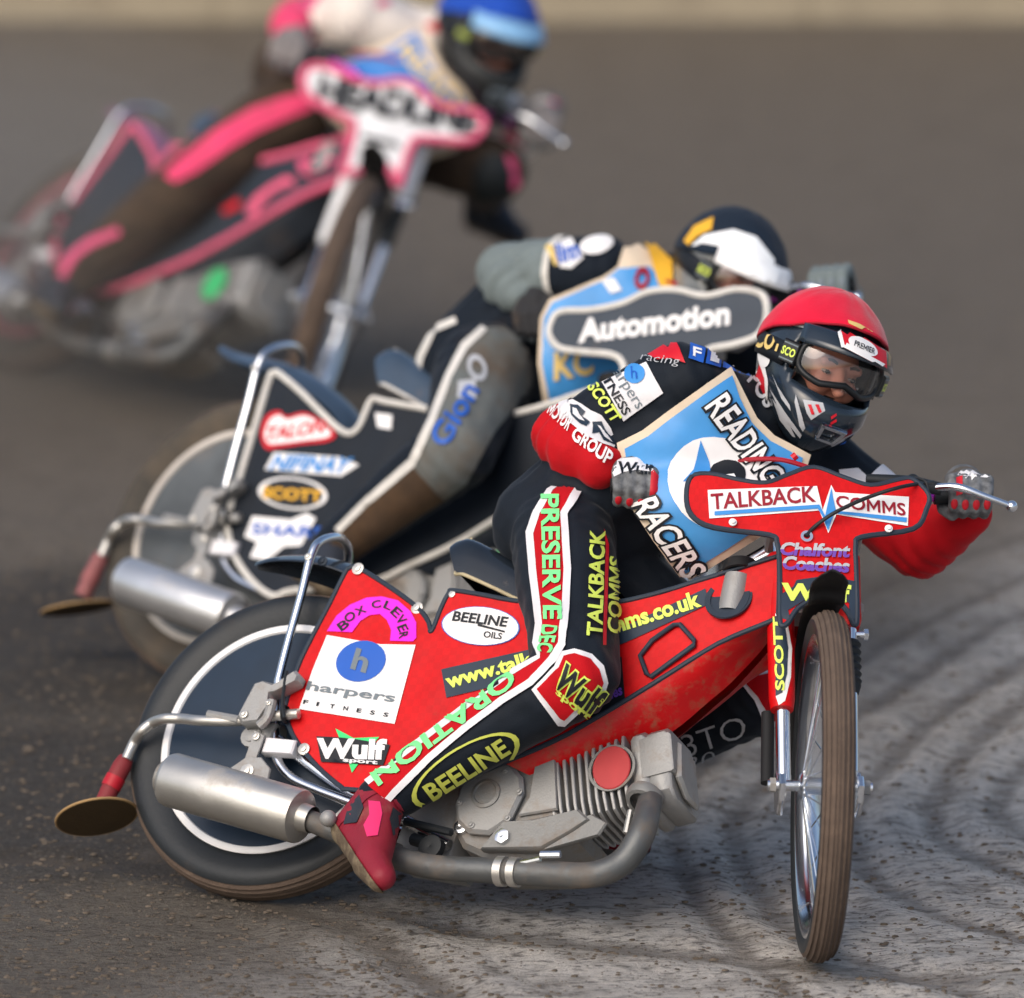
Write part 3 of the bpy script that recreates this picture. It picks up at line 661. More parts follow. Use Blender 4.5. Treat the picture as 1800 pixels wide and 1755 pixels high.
    # chain, clutch and peg
    B('chain_guard', join(tube([(0, .062, .1), (.3, .07, .02), (.45, .075, -.04)], .008, 8, 5), tube([(0, .062, -.1), (.3, .07, -.15), (.45, .075, -.18)], .008, 8, 5)), RUBBER)
    B('footpeg', join(tube([(.315, -.09, -.19), (.31, -.17, -.232), (.305, -.235, -.238)], [.014, .014, .013], 12, 4), ell((.303, -.245, -.238), .018, 12, 8)), ALLOY_L)
    B('peg_linkage', join(tube([(.42, -.08, -.20), (.50, -.10, -.215)], .014, 10), lathe([(.026, 0), (.026, .02), (.012, .022), (.001, .02)], 18, (.485, -.10, -.225), (0, -1, 0)), tube([(.40, -.1, -.17), (.52, -.11, -.185)], .009, 8)), RUBBER)
    # ---- seat
    tp = catmull([(0.2746,-0.02,0.4641),(0.2827,-0.02,0.4865),(0.3005,-0.02,0.5006),(0.3239,-0.02,0.5058),(0.3729,-0.02,0.4909),(0.4564,-0.02,0.4582)]+[(.56, -.02, .425), (.68, -.02, .44)], 5); bt_ = catmull([(0.3089,-0.07,0.423),(0.3202,-0.07,0.4135),(0.3379,-0.07,0.4101),(0.368,-0.07,0.4026),(0.4409,-0.07,0.3812),(0.5089,-0.07,0.362)]+[(.57, -.07, .362), (.68, -.07, .372)], 5); V, Fc = [], []
    n_ = len(tp)
    for i in range(n_):
        w = .084*min(1, .45+.85*(i/8 if i < 8 else 1)**.6)*(1-.25*max(0, (tp[i].x-.45)/.25)); w = max(.02, w)
        for k in range(17):
            s_ = -1+k/8; sh = abs(s_)**4; q = tp[i].lerp(bt_[i], sh); V.append((q.x+.006*s_*s_, w*math.sin(s_*math.pi/2), q.z))
    for i in range(n_-1):
        for k in range(16): a = i*17+k; Fc.append((a, a+1, a+18, a+17))
    Fc.append(tuple(range(17)))
    se = B('seat', (V, Fc), pal['seat'])
    B('seat_edge', tube([(q.x, -.083*(.6+.4*min(1, i/3)), q.z) for i, q in enumerate(bt_[::4])], .004, 8, 3), pal['seat_edge'], se)
    B('seat_edge', tube([(tp[14].x+.004, .05, tp[14].z-.001), (tp[14].x, 0, tp[14].z+.002), (tp[14].x+.004, -.05, tp[14].z-.001)], .0022, 8, 4), pal['seat_edge'], se)
    # ---- cloth covers: side panels, belly and top of the tank
    yo = -.112
    def cover(outline, y, sg):
        VV, FF = fill2d(outline, .022); sgn = -1 if y < 0 else 1; P_ = []
        xs = [p[0] for p in outline]
        for a, b in VV:
            bul = .010*math.sin(min(1, max(0, (a-.05)/1.05))*math.pi)+.0025*noise.noise((a*9, b*9, sg))+.0016*noise.noise((a*24, b*15, sg+4)); P_.append((a, y+sgn*bul, b))
        N = len(P_); Q = P_+[(a, b-sgn*.006, c) for a, b, c in P_]
        f2 = [f if sgn > 0 else f for f in FF]
        return Q, [tuple(f) for f in f2]+[tuple(i+N for i in reversed(f)) for f in f2]
    ro = [(p[0], p[2]) for p in catmull([(x, 0, z) for x, z in right_outline], 4, True)] if pal.get('smooth_panel', True) else right_outline
    sidev = cover(ro, yo, 1.0); rp = B('side_cover', sidev, pal['cover'])
    B('side_cover', cover(ro, .062, 2.0), pal['cover'])
    tr_ = bvh(sidev)
    def pip(pts, r=.0048):
        out = []
        for x, z in pts:
            h = tr_.ray_cast(Vector((x, -.4, z)), Vector((0, 1, 0)), .6); out.append((x, (h[0].y if h[0] else yo), z))
        return out
    edge = [pip([q])[0] for q in ro]
    B('piping', tube(edge, pal.get('pipe_r', .0055), 8, 0, True), pal['trim'], rp)
    up, lo = pal['belly']
    V, Fc = [], []; UP, LO = catmull(up, 6), catmull(lo, 6); n_ = min(len(UP), len(LO))
    for sg in (1, -1):
        o0 = len(V)
        for i in range(n_):
            for k in range(8):
                t = k/7; q = UP[i].lerp(LO[i], t); bul = .028*math.sin(math.pi*t); V.append((q.x, (q.y-bul*.7) if sg > 0 else -(q.y-bul*.7)*.53, q.z-bul*.45+.003*noise.noise((q.x*14, q.z*14, t*3))))
        for i in range(n_-1):
            for k in range(7): a = o0+i*8+k; Fc.append((a, a+1, a+9, a+8) if sg > 0 else (a, a+8, a+9, a+1))
    B('belly_cover', (V, Fc), pal['belly_mat'])
    V, Fc = [], []; T = catmull([(x, 0, z) for x, z in pal['tank_top']], 5)
    for i, q in enumerate(T):
        for k in range(9): s_ = -1+k/4; V.append((q.x, .11*s_ if s_ < 0 else .061*s_, q.z+.03*(1-s_*s_)-.004))
    for i in range(len(T)-1):
        for k in range(8): a = i*9+k; Fc.append((a, a+1, a+10, a+9))
    B('tank_cover', (V, Fc), pal['cover'])
    f0, f1, f2 = [(1.002,-0.1,0.4104),(0.9948,-0.1,0.4783),(0.9874,-0.1,0.5026)]
    fl = B('fuel_filler', lathe([(.031, -.03), (.030, .02), (.029, .055)], 24, f0, V3(f1)-V3(f0)), ALLOY_L)
    B('filler_cap', lathe([(.031, -.004), (.036, -.002), (.036, .018), (.032, .021), (.001, .022)], 24, f1, V3(f2)-V3(f1)), PLASTIC_W, fl)
    cl = V3(f0)+Vector((-.004, -.016, -.004)); B('filler_hole_shade', prism([(.046*math.cos(q*.2244), .052*math.sin(q*.2244)) for q in range(28)], cl, (1, 0, .05), (-.05, .25, 1), (0, -.002, .0005)), NAVY_TRIM, fl)  # dark disc painted in for the shade inside the hole
    B('collar', loop_lathe([(.040, -.004), (.052, -.002), (.052, .004), (.040, .003)], seg=28, c=cl, ax=(.05, -1, .25)), pal['trim'], fl)
    # ---- front wheel, fork, bars, front cover (all turned with the steering)
    wc = S((AXLE, 0, 0)); xs, ys, zs = S.X, S.Y, S.Z
    hubv = [(.001, -.062), (.012, -.062), (.012, -.05), (.022, -.05), (.030, -.044), (.030, -.038), (.019, -.034), (.019, .034), (.030, .038), (.030, .044), (.022, .05), (.012, .05), (.012, .062), (.001, .062)]
    fw = B('front_wheel', lathe(hubv, 24, wc, ys, xs), CHROME_D)
    fp_ = [(.312, -.026), (.322, -.032), (.336, -.035), (.346, -.033), (.354, -.028), (.352, -.026), (.353, -.024), (.3605, -.019), (.3585, -.016), (.359, -.014), (.3655, -.008), (.3635, -.006), (.3635, -.003), (.366, -.001)]
    fp_ = fp_+[(r, -y) for r, y in reversed(fp_[:-1])]
    B('tyre', lathe(fp_[:4], 110, wc, ys, xs), TYRE, fw); B('tread', lathe(fp_[3:-3], 110, wc, ys, xs), TREAD, fw); B('tyre', lathe(fp_[-4:]+[(.30, .02), (.30, -.02), fp_[0]], 110, wc, ys, xs), TYRE, fw)
    B('rim', lathe([(.313, -.025), (.316, -.028), (.311, -.030), (.303, -.0285), (.297, -.022), (.288, -.014), (.284, -.006), (.284, .006), (.288, .014), (.297, .022), (.303, .0285), (.311, .030), (.316, .028), (.313, .025)], 110, wc, ys, xs), CHROME_D, fw)
    sm = None
    for k in range(36):
        sd = 1 if k % 2 else -1; q = 2*math.pi*(k+.3)/36; dq = (.42 if (k//2) % 2 else -.42)
        rad = lambda t: xs*math.cos(t)+zs*math.sin(t)
        a, b = wc+ys*sd*.041+rad(q+dq)*.028, wc+rad(q)*.286
        if light and k == 0 or True:
            B('spoke', tube([a, b], .0017, 5, 0, False, False), CHROME_D, fw)
    T_ = lambda vf: xf(vf, lambda p: S(p))
    tS = lambda pts, r, seg=14, sm=0: T_(tube(pts, r, seg, sm))
    fkR = B('fork_leg', tS([(.055, -.078, .62), (.055, -.078, .20), (.058, -.078, .02)], .0155, 18), CHROME); fkL = B('fork_leg', tS([(.055, .066, .62), (.055, .066, .36), (.058, .066, .05)], [.015, .015, .0125], 18), CHROME)
    B('fork_cover', tS([(.055, -.079, .55), (.055, -.079, .40), (.056, -.079, .215), (.056, -.079, .19)], [.026, .029, .0275, .024], 24), pal['fork'], fkR)
    B('fork_cover', tS([(.055, .064, .55), (.055, .064, .405), (.055, .064, .385)], [.026, .027, .022], 24), pal['fork'], fkL)
    gz = [.355-.0085*i for i in range(13)]
    B('fork_gaiter', tS([(.055, .067, z) for z in gz for z in (z,)], [(.0225 if i % 2 else .0175) for i in range(13)], 20), RUBBER, fkL)
    B('gaiter_collar', tS([(.055, .067, .252), (.055, .067, .232)], [.021, .015], 20), RUBBER, fkL)
    B('pinch_bolt', join(tS([(.055, .05, .372), (.055, .105, .372)], .008, 10), tS([(.055, .095, .372), (.055, .104, .372)], .013, 6)), CHROME_D, fkL)
    for sg, fk, y0 in ((-1, fkR, -.080), (1, fkL, .068)):
        B('axle_link', join(T_(prism([(.0, .045), (.05, .05), (.075, .012), (.115, .01), (.125, -.018), (.10, -.045), (.04, -.05), (.0, -.02)], (.01, y0+sg*.014, 0), (1, 0, 0), (0, 0, 1), (0, -sg*.014, 0), .003)), tS([(AXLE, y0+sg*.035, 0), (AXLE, y0-sg*.018, 0)], .0115, 14)), CHROME_D, fk)
        B('axle_nut', tS([(AXLE, y0+sg*.018, 0), (AXLE, y0+sg*.03, 0)], .016, 6), ALLOY_L, fk)
    B('link_rod', tS([(.02, -.105, .20), (.015, -.108, .04)], .014, 12), PLASTIC_W, fkR)
    B('yoke', join(*[T_(box((.03, -.005, z), .07, .2, .028, bev=.006)) for z in (.43, .60)]), ALLOY_L)
    # front mudguard blade over the tyre
    V, Fc = [], []; C = [(.085+.385*math.cos(R(a)), .385*math.sin(R(a))) for a in (150, 130, 110, 90, 75, 62)]+[(.30, .352), (.36, .342), (.405, .34)]; C = catmull([(a, 0, b) for a, b in C], 4)
    for i, q in enumerate(C):
        w = .037*(1 if i < len(C)-5 else math.sqrt(max(.05, (len(C)-1-i)/5+.12)))
        for k in range(7): s_ = -1+k/3; V.append(S((q.x, -.005+w*s_, q.z-.008*s_*s_)))
    for i in range(len(C)-1):
        for k in range(6): a = i*7+k; Fc.append((a, a+1, a+8, a+7))
    fm_ = B('front_mudguard', (V, Fc), PLASTIC_W); md = fm_.modifiers.new('thick', 'SOLIDIFY'); md.thickness = .004
    hb = [(-.055, -.42, .762), (-.05, -.31, .770), (-.01, -.19, .74), (.0, -.12, .685), (.0, -.06, .662), (.0, .05, .662), (.0, .10, .685), (-.01, .16, .73), (-.05, .25, .757), (-.055, .36, .766)]
    bar = B('handlebar', tS(hb, .011, 14, 6), PURPLE_A)
    B('grip', tS([(-.056, -.425, .762), (-.051, -.30, .770)], .0165, 14), RUBBER, bar); B('grip', tS([(-.052, .262, .758), (-.056, .385, .768)], .0165, 14), RUBBER, bar)
    B('throttle_housing', join(tS([(-.05, -.305, .77), (-.05, -.275, .77)], .032, 18), T_(box((-.045, -.268, .790), .035, .05, .045, bev=.008)), tS([(-.04, -.29, .80), (-.02, -.20, .802)], [.015, .010], 12), tS([(-.045, -.27, .765), (-.045, -.25, .762)], .024, 14)), RUBBER, bar)
    B('throttle_cable', tS([(-.02, -.21, .797), (.01, -.14, .800), (.03, -.07, .792), (.03, -.01, .775)], .0055, 8, 6), prt('red cable', (168, 20, 40)), bar)
    lv = B('clutch_lever', join(tS([(.01, .235, .745), (.04, .30, .735), (.04, .36, .715), (.03, .415, .700)], [.008, .009, .007, .0065], 12, 5), T_(ell((.03, .417, .699), .0125, 12, 8))), CHROME, bar)
    B('lever_perch', join(tS([(.02, .11, .758), (.02, .20, .752), (.015, .27, .742)], [.011, .016, .014], 12, 4), T_(box((-.02, .225, .752), .06, .03, .04, bev=.006)), T_(ell((-.03, .215, .785), (.014, .014, .014), 12, 8))), RUBBER, bar)
    # front cover
    po = catmull([(.13, y, z) for y, z in plate_outline], 4, True); o2 = [(q.y, q.z) for q in po]; VV, FF = fill2d(o2, .02)
    bulge = lambda y, z: .128+.012*math.cos(min(1, abs(y+.04)/.27)*math.pi/2)+.0015*noise.noise((y*16, z*14, 2))
    N = len(VV); pv = [S((bulge(a, b), a, b)) for a, b in VV]+[S((bulge(a, b)-.008, a, b)) for a, b in VV]
    pf = [tuple(reversed(f)) for f in FF]+[tuple(i+N for i in f) for f in FF]
    pl = B('front_cover', (pv, pf), pal['plate'])
    B('piping', tube([S((bulge(q.y, q.z)-.003, q.y, q.z)) for q in po], pal.get('plate_pipe', .0062), 8, 0, True), pal['plate_trim'], pl)
    return root, S, dict(side=rp, side_t=tr_, plate=pl, plate_t=bvh((pv, pf)), pip=pip, bulge=bulge, forkR=fkR, belly=None)

# ---------------------------------------------------------------- the red motorcycle in front
def xz(L): return [(p[0], p[2]) for p in L]
VW1 = (-0.4692,0.8166,0.336); VW2 = (-0.5899,0.784,0.193); VW3 = (-0.803,0.5648,0.1904)
YB = -.128
PAL1 = dict(rim=WHITE_P, disc=DISC, guard_mat=PLASTIC, sleeve=mat('faded red sleeve', srgb(128, 42, 46), .6, mud=.2, bump=.3), tape=prt('red tape', (176, 24, 40)), sil=STEEL, badge=mat('red badge', srgb(176, 58, 60), .5, mud=.1), seat=PLASTIC, seat_edge=mat('worn seat edge', srgb(190, 176, 140), .5, mud=.2),
    cover=RED_COVER, trim=NAVY_TRIM, belly_mat=RED_BELLY, fork=RED_COVER, plate=RED_COVER, plate_trim=NAVY_TRIM,
    belly=([(1.118, -.112, .378), (1.002, -.118, .304), (.887, -.120, .199), (.727, -.118, .063), (.60, -.113, -.02)], [(1.085, -.012, .42), (1.045, -.015, .325), (.982, -.018, .225), (.880, -.02, .108), (.70, -.02, -.01)]),
    tank_top=[(.50, .345), (.66, .355), (.778, .378), (.962, .46), (1.075, .512)])
OUT1 = [(.041, .067), (.045, .161), (.066, .27), (.087, .372), (.092, .379), (.112, .384), (.205, .346), (.282, .308), (.316, .282), (.330, .262), (.332, .256), (.337, .262), (.341, .31), (.349, .347), (.357, .354), (.427, .351), (.532, .346), (.66, .355), (.778, .378), (.962, .46), (1.076, .514), (1.084, .508), (1.117, .39), (1.113, .374), (1.002, .304), (.887, .199), (.727, .063), (.60, -.02), (.50, -.075), (.38, -.112), (.255, -.121), (.235, -.117), (.165, -.078), (.09, -.021), (.048, .034)]
PLT1 = [(p[1], p[2]) for p in [(0.13,-0.2693,0.6927),(0.13,-0.2804,0.6493),(0.13,-0.27,0.6027),(0.13,-0.2238,0.5736),(0.13,-0.1082,0.5576),(0.13,-0.0917,0.5382),(0.13,-0.0875,0.4956),(0.13,-0.0875,0.4024),(0.13,-0.087,0.3494),(0.13,-0.0727,0.3525),(0.13,-0.0508,0.3878),(0.13,-0.0076,0.4159),(0.13,0.0258,0.4144),(0.13,0.0538,0.3835),(0.13,0.0665,0.3547),(0.13,0.0727,0.3748),(0.13,0.0722,0.4879),(0.13,0.0719,0.5387),(0.13,0.0854,0.5605),(0.13,0.1947,0.5872),(0.13,0.2232,0.6339),(0.13,0.2287,0.6704),(0.13,0.1958,0.7042),(0.13,0.1645,0.7004),(0.13,0.1067,0.6834),(0.13,0.0494,0.6989),(0.13,-0.0126,0.7195),(0.13,-0.0668,0.7),(0.13,-0.115,0.6794),(0.13,-0.1688,0.6856),(0.13,-0.2285,0.6995)]]
bike1, ST1, H1 = make_bike('speedway_motorcycle', 28.6, 35.3, (-0.4894,0.2081,0.2948), -63, PAL1, OUT1, PLT1, 'red speedway motorcycle with TALKBACK COMMS front cover, nearest to the camera')
sd, sdt = H1['side'], H1['side_t']
L1 = lambda s, p, m, lift=.004, bold=.0, shear=0, par=sd, t=sdt: lettering(s, p, m, par, t, VW1, lift, bold, shear)
Q1 = lambda nm, p, m, lift=.0025, par=sd, t=sdt, **k: panel(nm, p, m, par, t, VW1, lift, **k)
for q in [(0.1154,-0.115,0.3798),(0.2838,-0.115,0.3057),(0.3584,-0.115,0.3447),(0.1207,-0.115,-0.0432)]: washer((q[0], -.116, q[2]), sd, .0135)
# arch sticker
def arc(c, r0, r1, a0, a1, n=14):
    o = [(c[0]+r1*math.cos(R(a0+(a1-a0)*i/n)), c[1]+r1*math.sin(R(a0+(a1-a0)*i/n))) for i in range(n+1)]
    return o+[(c[0]+r0*math.cos(R(a1-(a1-a0)*i/n)), c[1]+r0*math.sin(R(a1-(a1-a0)*i/n))) for i in range(n+1)]
Q1('sticker', [(0.0872,-0.115,0.2303),(0.0987,-0.115,0.2678),(0.1217,-0.115,0.2959),(0.1566,-0.115,0.3171),(0.192,-0.115,0.3237),(0.2324,-0.115,0.3188),(0.2698,-0.115,0.2975),(0.2914,-0.115,0.2732),(0.3026,-0.115,0.2384),(0.297,-0.115,0.2298),(0.2432,-0.115,0.2251),(0.238,-0.115,0.2499),(0.2198,-0.115,0.2719),(0.1996,-0.115,0.283),(0.1762,-0.115,0.2778),(0.1589,-0.115,0.2625),(0.1472,-0.115,0.2344)], MAG_P)
for s, p in (('B', [(0.1226,-0.115,0.233),(0.1381,-0.115,0.2494),(0.1054,-0.115,0.2471)]), ('O', [(0.1315,-0.115,0.2527),(0.148,-0.115,0.2706),(0.1143,-0.115,0.2669)]), ('X', [(0.1498,-0.115,0.2735),(0.167,-0.115,0.2848),(0.1358,-0.115,0.2867)]), ('C', [(0.1784,-0.115,0.2927),(0.1986,-0.115,0.299),(0.1702,-0.115,0.3093)]), ('L', [(0.203,-0.115,0.2981),(0.2212,-0.115,0.2934),(0.2056,-0.115,0.3158)]), ('E', [(0.2228,-0.115,0.2883),(0.2417,-0.115,0.277),(0.2339,-0.115,0.3056)]), ('V', [(0.2399,-0.115,0.2741),(0.2547,-0.115,0.2624),(0.2545,-0.115,0.2891)]), ('E', [(0.2493,-0.115,0.2578),(0.2601,-0.115,0.2457),(0.2682,-0.115,0.2679)]), ('R', [(0.2605,-0.115,0.2444),(0.2633,-0.115,0.2313),(0.2789,-0.115,0.2518)])):
    L1(s, p, BLACK_P, .0045, .02)
Q1('sticker', [(0.0901,-0.115,0.2213),(0.2216,-0.115,0.2146),(0.3062,-0.115,0.2228),(0.3141,-0.115,0.0391),(0.0789,-0.115,0.0464),(0.0816,-0.115,0.1361)], WHITE_P)
Q1('sticker', oval([(0.1899,-0.115,0.171),(0.2475,-0.115,0.1815),(0.1776,-0.115,0.2177)]), BLUE_P, .004)
L1('h', [(0.1712,-0.115,0.1516),(0.2094,-0.115,0.1452),(0.171,-0.115,0.1996)], GREY_P, .0055, .03)
L1('harpers', [(0.0802,-0.115,0.0852),(0.2966,-0.115,0.0808),(0.0812,-0.115,0.112)], GREY_P, .0045, .02)
for i, ch in enumerate('FITNESS'):
    a, b_, c_ = [(0.0845,-0.115,0.059),(0.0957,-0.115,0.059),(0.0843,-0.115,0.0683)]; e = V3([(0.2822,-0.115,0.0526)][0])-V3(a); o_ = e*(i/6.0)
    w_ = .45 if ch == 'I' else 1.0
    L1(ch, (V3(a)+o_, V3(a)+o_+(V3(b_)-V3(a))*w_, V3(c_)+o_), BLACK_P, .0045, .03)
Q1('sticker', [(0.1789,-0.115,0.0127),(0.2286,-0.115,-0.004),(0.2877,-0.115,0.0056),(0.2658,-0.115,-0.042),(0.2498,-0.115,-0.0822),(0.2259,-0.115,-0.0467)], GREEN_P)
Q1('sticker', [(0.1406,-0.115,-0.0103),(0.1962,-0.115,-0.0065),(0.2348,-0.115,-0.0059),(0.3187,-0.115,-0.0093),(0.3188,-0.115,-0.0225),(0.3175,-0.115,-0.057),(0.17,-0.115,-0.0665)], BLACK_P, .004)
L1('Wulf', [(0.1662,-0.115,-0.059),(0.3267,-0.115,-0.0427),(0.1462,-0.115,-0.015)], WHITE_P, .0055, .05, .15); L1('sport', [(0.2228,-0.115,-0.0629),(0.3047,-0.115,-0.0599),(0.2209,-0.115,-0.0526)], WHITE_P, .0062, .03)
Q1('sticker', oval([(0.4443,-0.115,0.2822),(0.5354,-0.115,0.2844),(0.4511,-0.115,0.2391)], s=1.03), BLUE_P); Q1('sticker', oval([(0.4443,-0.115,0.2822),(0.5354,-0.115,0.2844),(0.4511,-0.115,0.2391)]), WHITE_P, .0035)
L1('BEELINE', [(0.3742,-0.115,0.2864),(0.5047,-0.115,0.2863),(0.3738,-0.115,0.309)], BLACK_P, .005, .03); L1('OILS', [(0.459,-0.115,0.2572),(0.503,-0.115,0.2569),(0.4572,-0.115,0.2717)], BLACK_P, .005, .02)
Q1('sticker', [(0.4373,-0.115,0.2867),(0.5049,-0.115,0.277),(0.5061,-0.115,0.2731),(0.4376,-0.115,0.2814)], BLACK_P, .005)
Q1('sticker', [(0.3837,-0.115,0.1744),(0.5856,-0.115,0.2462),(0.7686,-0.115,0.313),(0.9369,-0.115,0.4241),(0.9565,-0.115,0.3906),(0.7916,-0.115,0.2826),(0.6057,-0.115,0.1824),(0.416,-0.115,0.1118)], NAVY_P)
L1('www.talkback', [(0.4148,-0.115,0.1328),(0.6817,-0.115,0.2438),(0.3958,-0.115,0.1625)], NEON_Y, .0045, .04); L1('comms.co.uk', [(0.7123,-0.115,0.2763),(0.939,-0.115,0.3821),(0.6906,-0.115,0.311)], NEON_Y, .0045, .04)
L1('coaches', [(0.752,-0.115,0.1267),(0.8212,-0.115,0.1649),(0.7406,-0.115,0.1504)], PURPLE_P, .0045, .03); Q1('sticker', [(0.7746,-0.115,0.2411),(0.7923,-0.115,0.2497),(0.8295,-0.115,0.1553),(0.7652,-0.115,0.1059),(0.7277,-0.115,0.1831)], BLACK_P)
pk = [(0.8383,-0.118,0.2536),(0.8551,-0.118,0.291),(0.894,-0.118,0.3309),(0.9079,-0.118,0.3338),(0.9513,-0.118,0.3018),(0.9544,-0.118,0.2916),(0.8774,-0.118,0.2094),(0.8647,-0.118,0.2158)]
B_ = lambda nm, vf, m, par: build(nm, vf, m, par)
B_('pocket_edge', tube([V3(p)+Vector((0, -.006, 0)) for p in pk], .0055, 8, 0, True), NAVY_TRIM, sd)
B_('fold_edge', tube([(x, y-.004, z) for x, y, z in H1['pip'](xz([(0.9586,-0.12,0.4572),(1.076,-0.12,0.5121)]))], .004, 8), NAVY_TRIM, sd)
# front cover print
pl, plt_ = H1['plate'], H1['plate_t']
Lp = lambda s, p, m, lift=.004, bold=.0, shear=0: lettering(s, p, m, pl, plt_, VW1, lift, bold, shear)
Qp = lambda nm, p, m, lift=.0025, **k: panel(nm, p, m, pl, plt_, VW1, lift, **k)
S2B = lambda L: [ST1(p) for p in L]
Qp('sticker', S2B([(0.14,-0.237,0.6564),(0.14,-0.0071,0.6741),(0.14,0.004,0.6181),(0.14,0.0229,0.6779),(0.14,0.031,0.6607),(0.14,0.1866,0.6556),(0.14,0.1829,0.587),(0.14,0.0326,0.6084),(0.14,0.0151,0.5636),(0.14,-0.0032,0.6165),(0.14,-0.234,0.5894)]), WHITE_P)
Lp('TALKBACK', S2B([(0.14,-0.2291,0.6097),(0.14,-0.0113,0.6363),(0.14,-0.2311,0.6472)]), MAROON_P, .0042, .02); Lp('COMMS', S2B([(0.14,0.0328,0.6245),(0.14,0.1785,0.6096),(0.14,0.0321,0.654)]), MAROON_P, .0042, .02)
Qp('sticker', S2B([(0.14,-0.2231,0.6059),(0.14,-0.003,0.6299),(0.14,0.0086,0.6035),(0.14,0.0228,0.6712),(0.14,0.026,0.6471),(0.14,0.0315,0.6164),(0.14,0.1809,0.6057),(0.14,0.1795,0.5949),(0.14,0.0278,0.6109),(0.14,0.014,0.5689),(0.14,0.0038,0.6007),(0.14,-0.0067,0.6204),(0.14,-0.2232,0.5965)]), LBLUE_P, .0052)
Qp('patch', S2B([(0.14,-0.088,0.4399),(0.14,-0.0533,0.4517),(0.14,0.0065,0.4632),(0.14,0.0695,0.4534),(0.14,0.0679,0.3604),(0.14,0.0528,0.3811),(0.14,0.0247,0.4079),(0.14,-0.0087,0.4068),(0.14,-0.0519,0.38),(0.14,-0.0845,0.3444)]), NAVY_P)
for s, p in (('Chalfont', S2B([(0.14,-0.0847,0.5079),(0.14,0.0608,0.5078),(0.14,-0.0867,0.5386)])), ('Coaches', S2B([(0.14,-0.0804,0.4747),(0.14,0.059,0.4717),(0.14,-0.0823,0.5067)]))):
    Lp(s, p, SILV_P, .004, .04, .25)
    a, b_, c_ = map(V3, p); V2, F2 = text2d(s, .04, .25); keep = [f for f in F2 if all(V2[i][1] < .52 for i in f)]
    V_, F_ = [], []
    for f in F2:
        pts = [V2[i] for i in f]; out = []
        for i in range(len(pts)):
            A, C = pts[i], pts[(i+1) % len(pts)]
            if A[1] <= .45: out.append(A)
            if (A[1] <= .45) != (C[1] <= .45): t = (.45-A[1])/(C[1]-A[1]); out.append((A[0]+(C[0]-A[0])*t, .45))
        if len(out) > 2: o = len(V_); V_ += [a+(b_-a)*x+(c_-a)*y for x, y in out]; F_.append(tuple(range(o, o+len(out))))
    put('lettering', V_, F_, PURPLE_P, pl, plt_, VW1, .0052)
Lp('Wulf', S2B([(0.145,-0.0794,0.4004),(0.145,0.0621,0.4001),(0.145,-0.0825,0.4402)]), NEON_Y, .0045, .05, .1)
for q in [(0.142,-0.1854,0.5808),(0.142,0.1419,0.5778)]: washer(ST1(q), pl, .0085, ST1.X, head=WHITE_P)
gq = ST1([(0.142,-0.0306,0.5529)][0]); B_('grommet', loop_lathe([(.006, 0), (.014, 0), (.013, .004), (.007, .004)], seg=18, c=gq, ax=ST1.X), CHROME, pl)
B_('clutch_cable', tube([ST1(q) for q in [(0.145,-0.0321,0.5526),(0.145,-0.0138,0.576)]+[(0.165,0.03,0.6021),(0.165,0.1023,0.6409),(0.165,0.1746,0.6677)]+[(0.06,0.2473,0.7345)]], .0042, 8, 6), RUBBER, pl)
B_('wire', tube([ST1(q) for q in [(0.1,0.2324,0.6901),(0.1,0.2245,0.7155),(0.1,0.1946,0.7225),(0.1,0.1463,0.7099)]], .0035, 8, 6), RUBBER, pl)
# fork cover print
fcv = [c for c in H1['forkR'].children if c.name.startswith('fork_cover')][0]
fct = bvh(([v.co.copy() for v in fcv.data.vertices], [tuple(p.vertices) for p in fcv.data.polygons]))
Qf = lambda p, m, lift: panel('sticker', p, m, H1['forkR'], fct, VW1, lift, step=.005)
Qf(S2B([(0.08,-0.0923,0.4009),(0.08,-0.0813,0.4199),(0.08,-0.0675,0.3818),(0.08,-0.0588,0.3224),(0.08,-0.0621,0.2561),(0.08,-0.0747,0.2002),(0.08,-0.0879,0.1892),(0.08,-0.0936,0.2088)]), WHITE_P, .0015)
Qf(S2B([(0.08,-0.0925,0.3876),(0.08,-0.0816,0.4039),(0.08,-0.0725,0.3684),(0.08,-0.0671,0.3221),(0.08,-0.0703,0.2624),(0.08,-0.0804,0.2185),(0.08,-0.0936,0.2101)]), NAVY_P, .0028)
lettering('SCOTT', S2B([(0.08,-0.0756,0.2239),(0.08,-0.0793,0.3947),(0.08,-0.0934,0.2233)]), NEON_Y, H1['forkR'], fct, VW1, .004, .03)

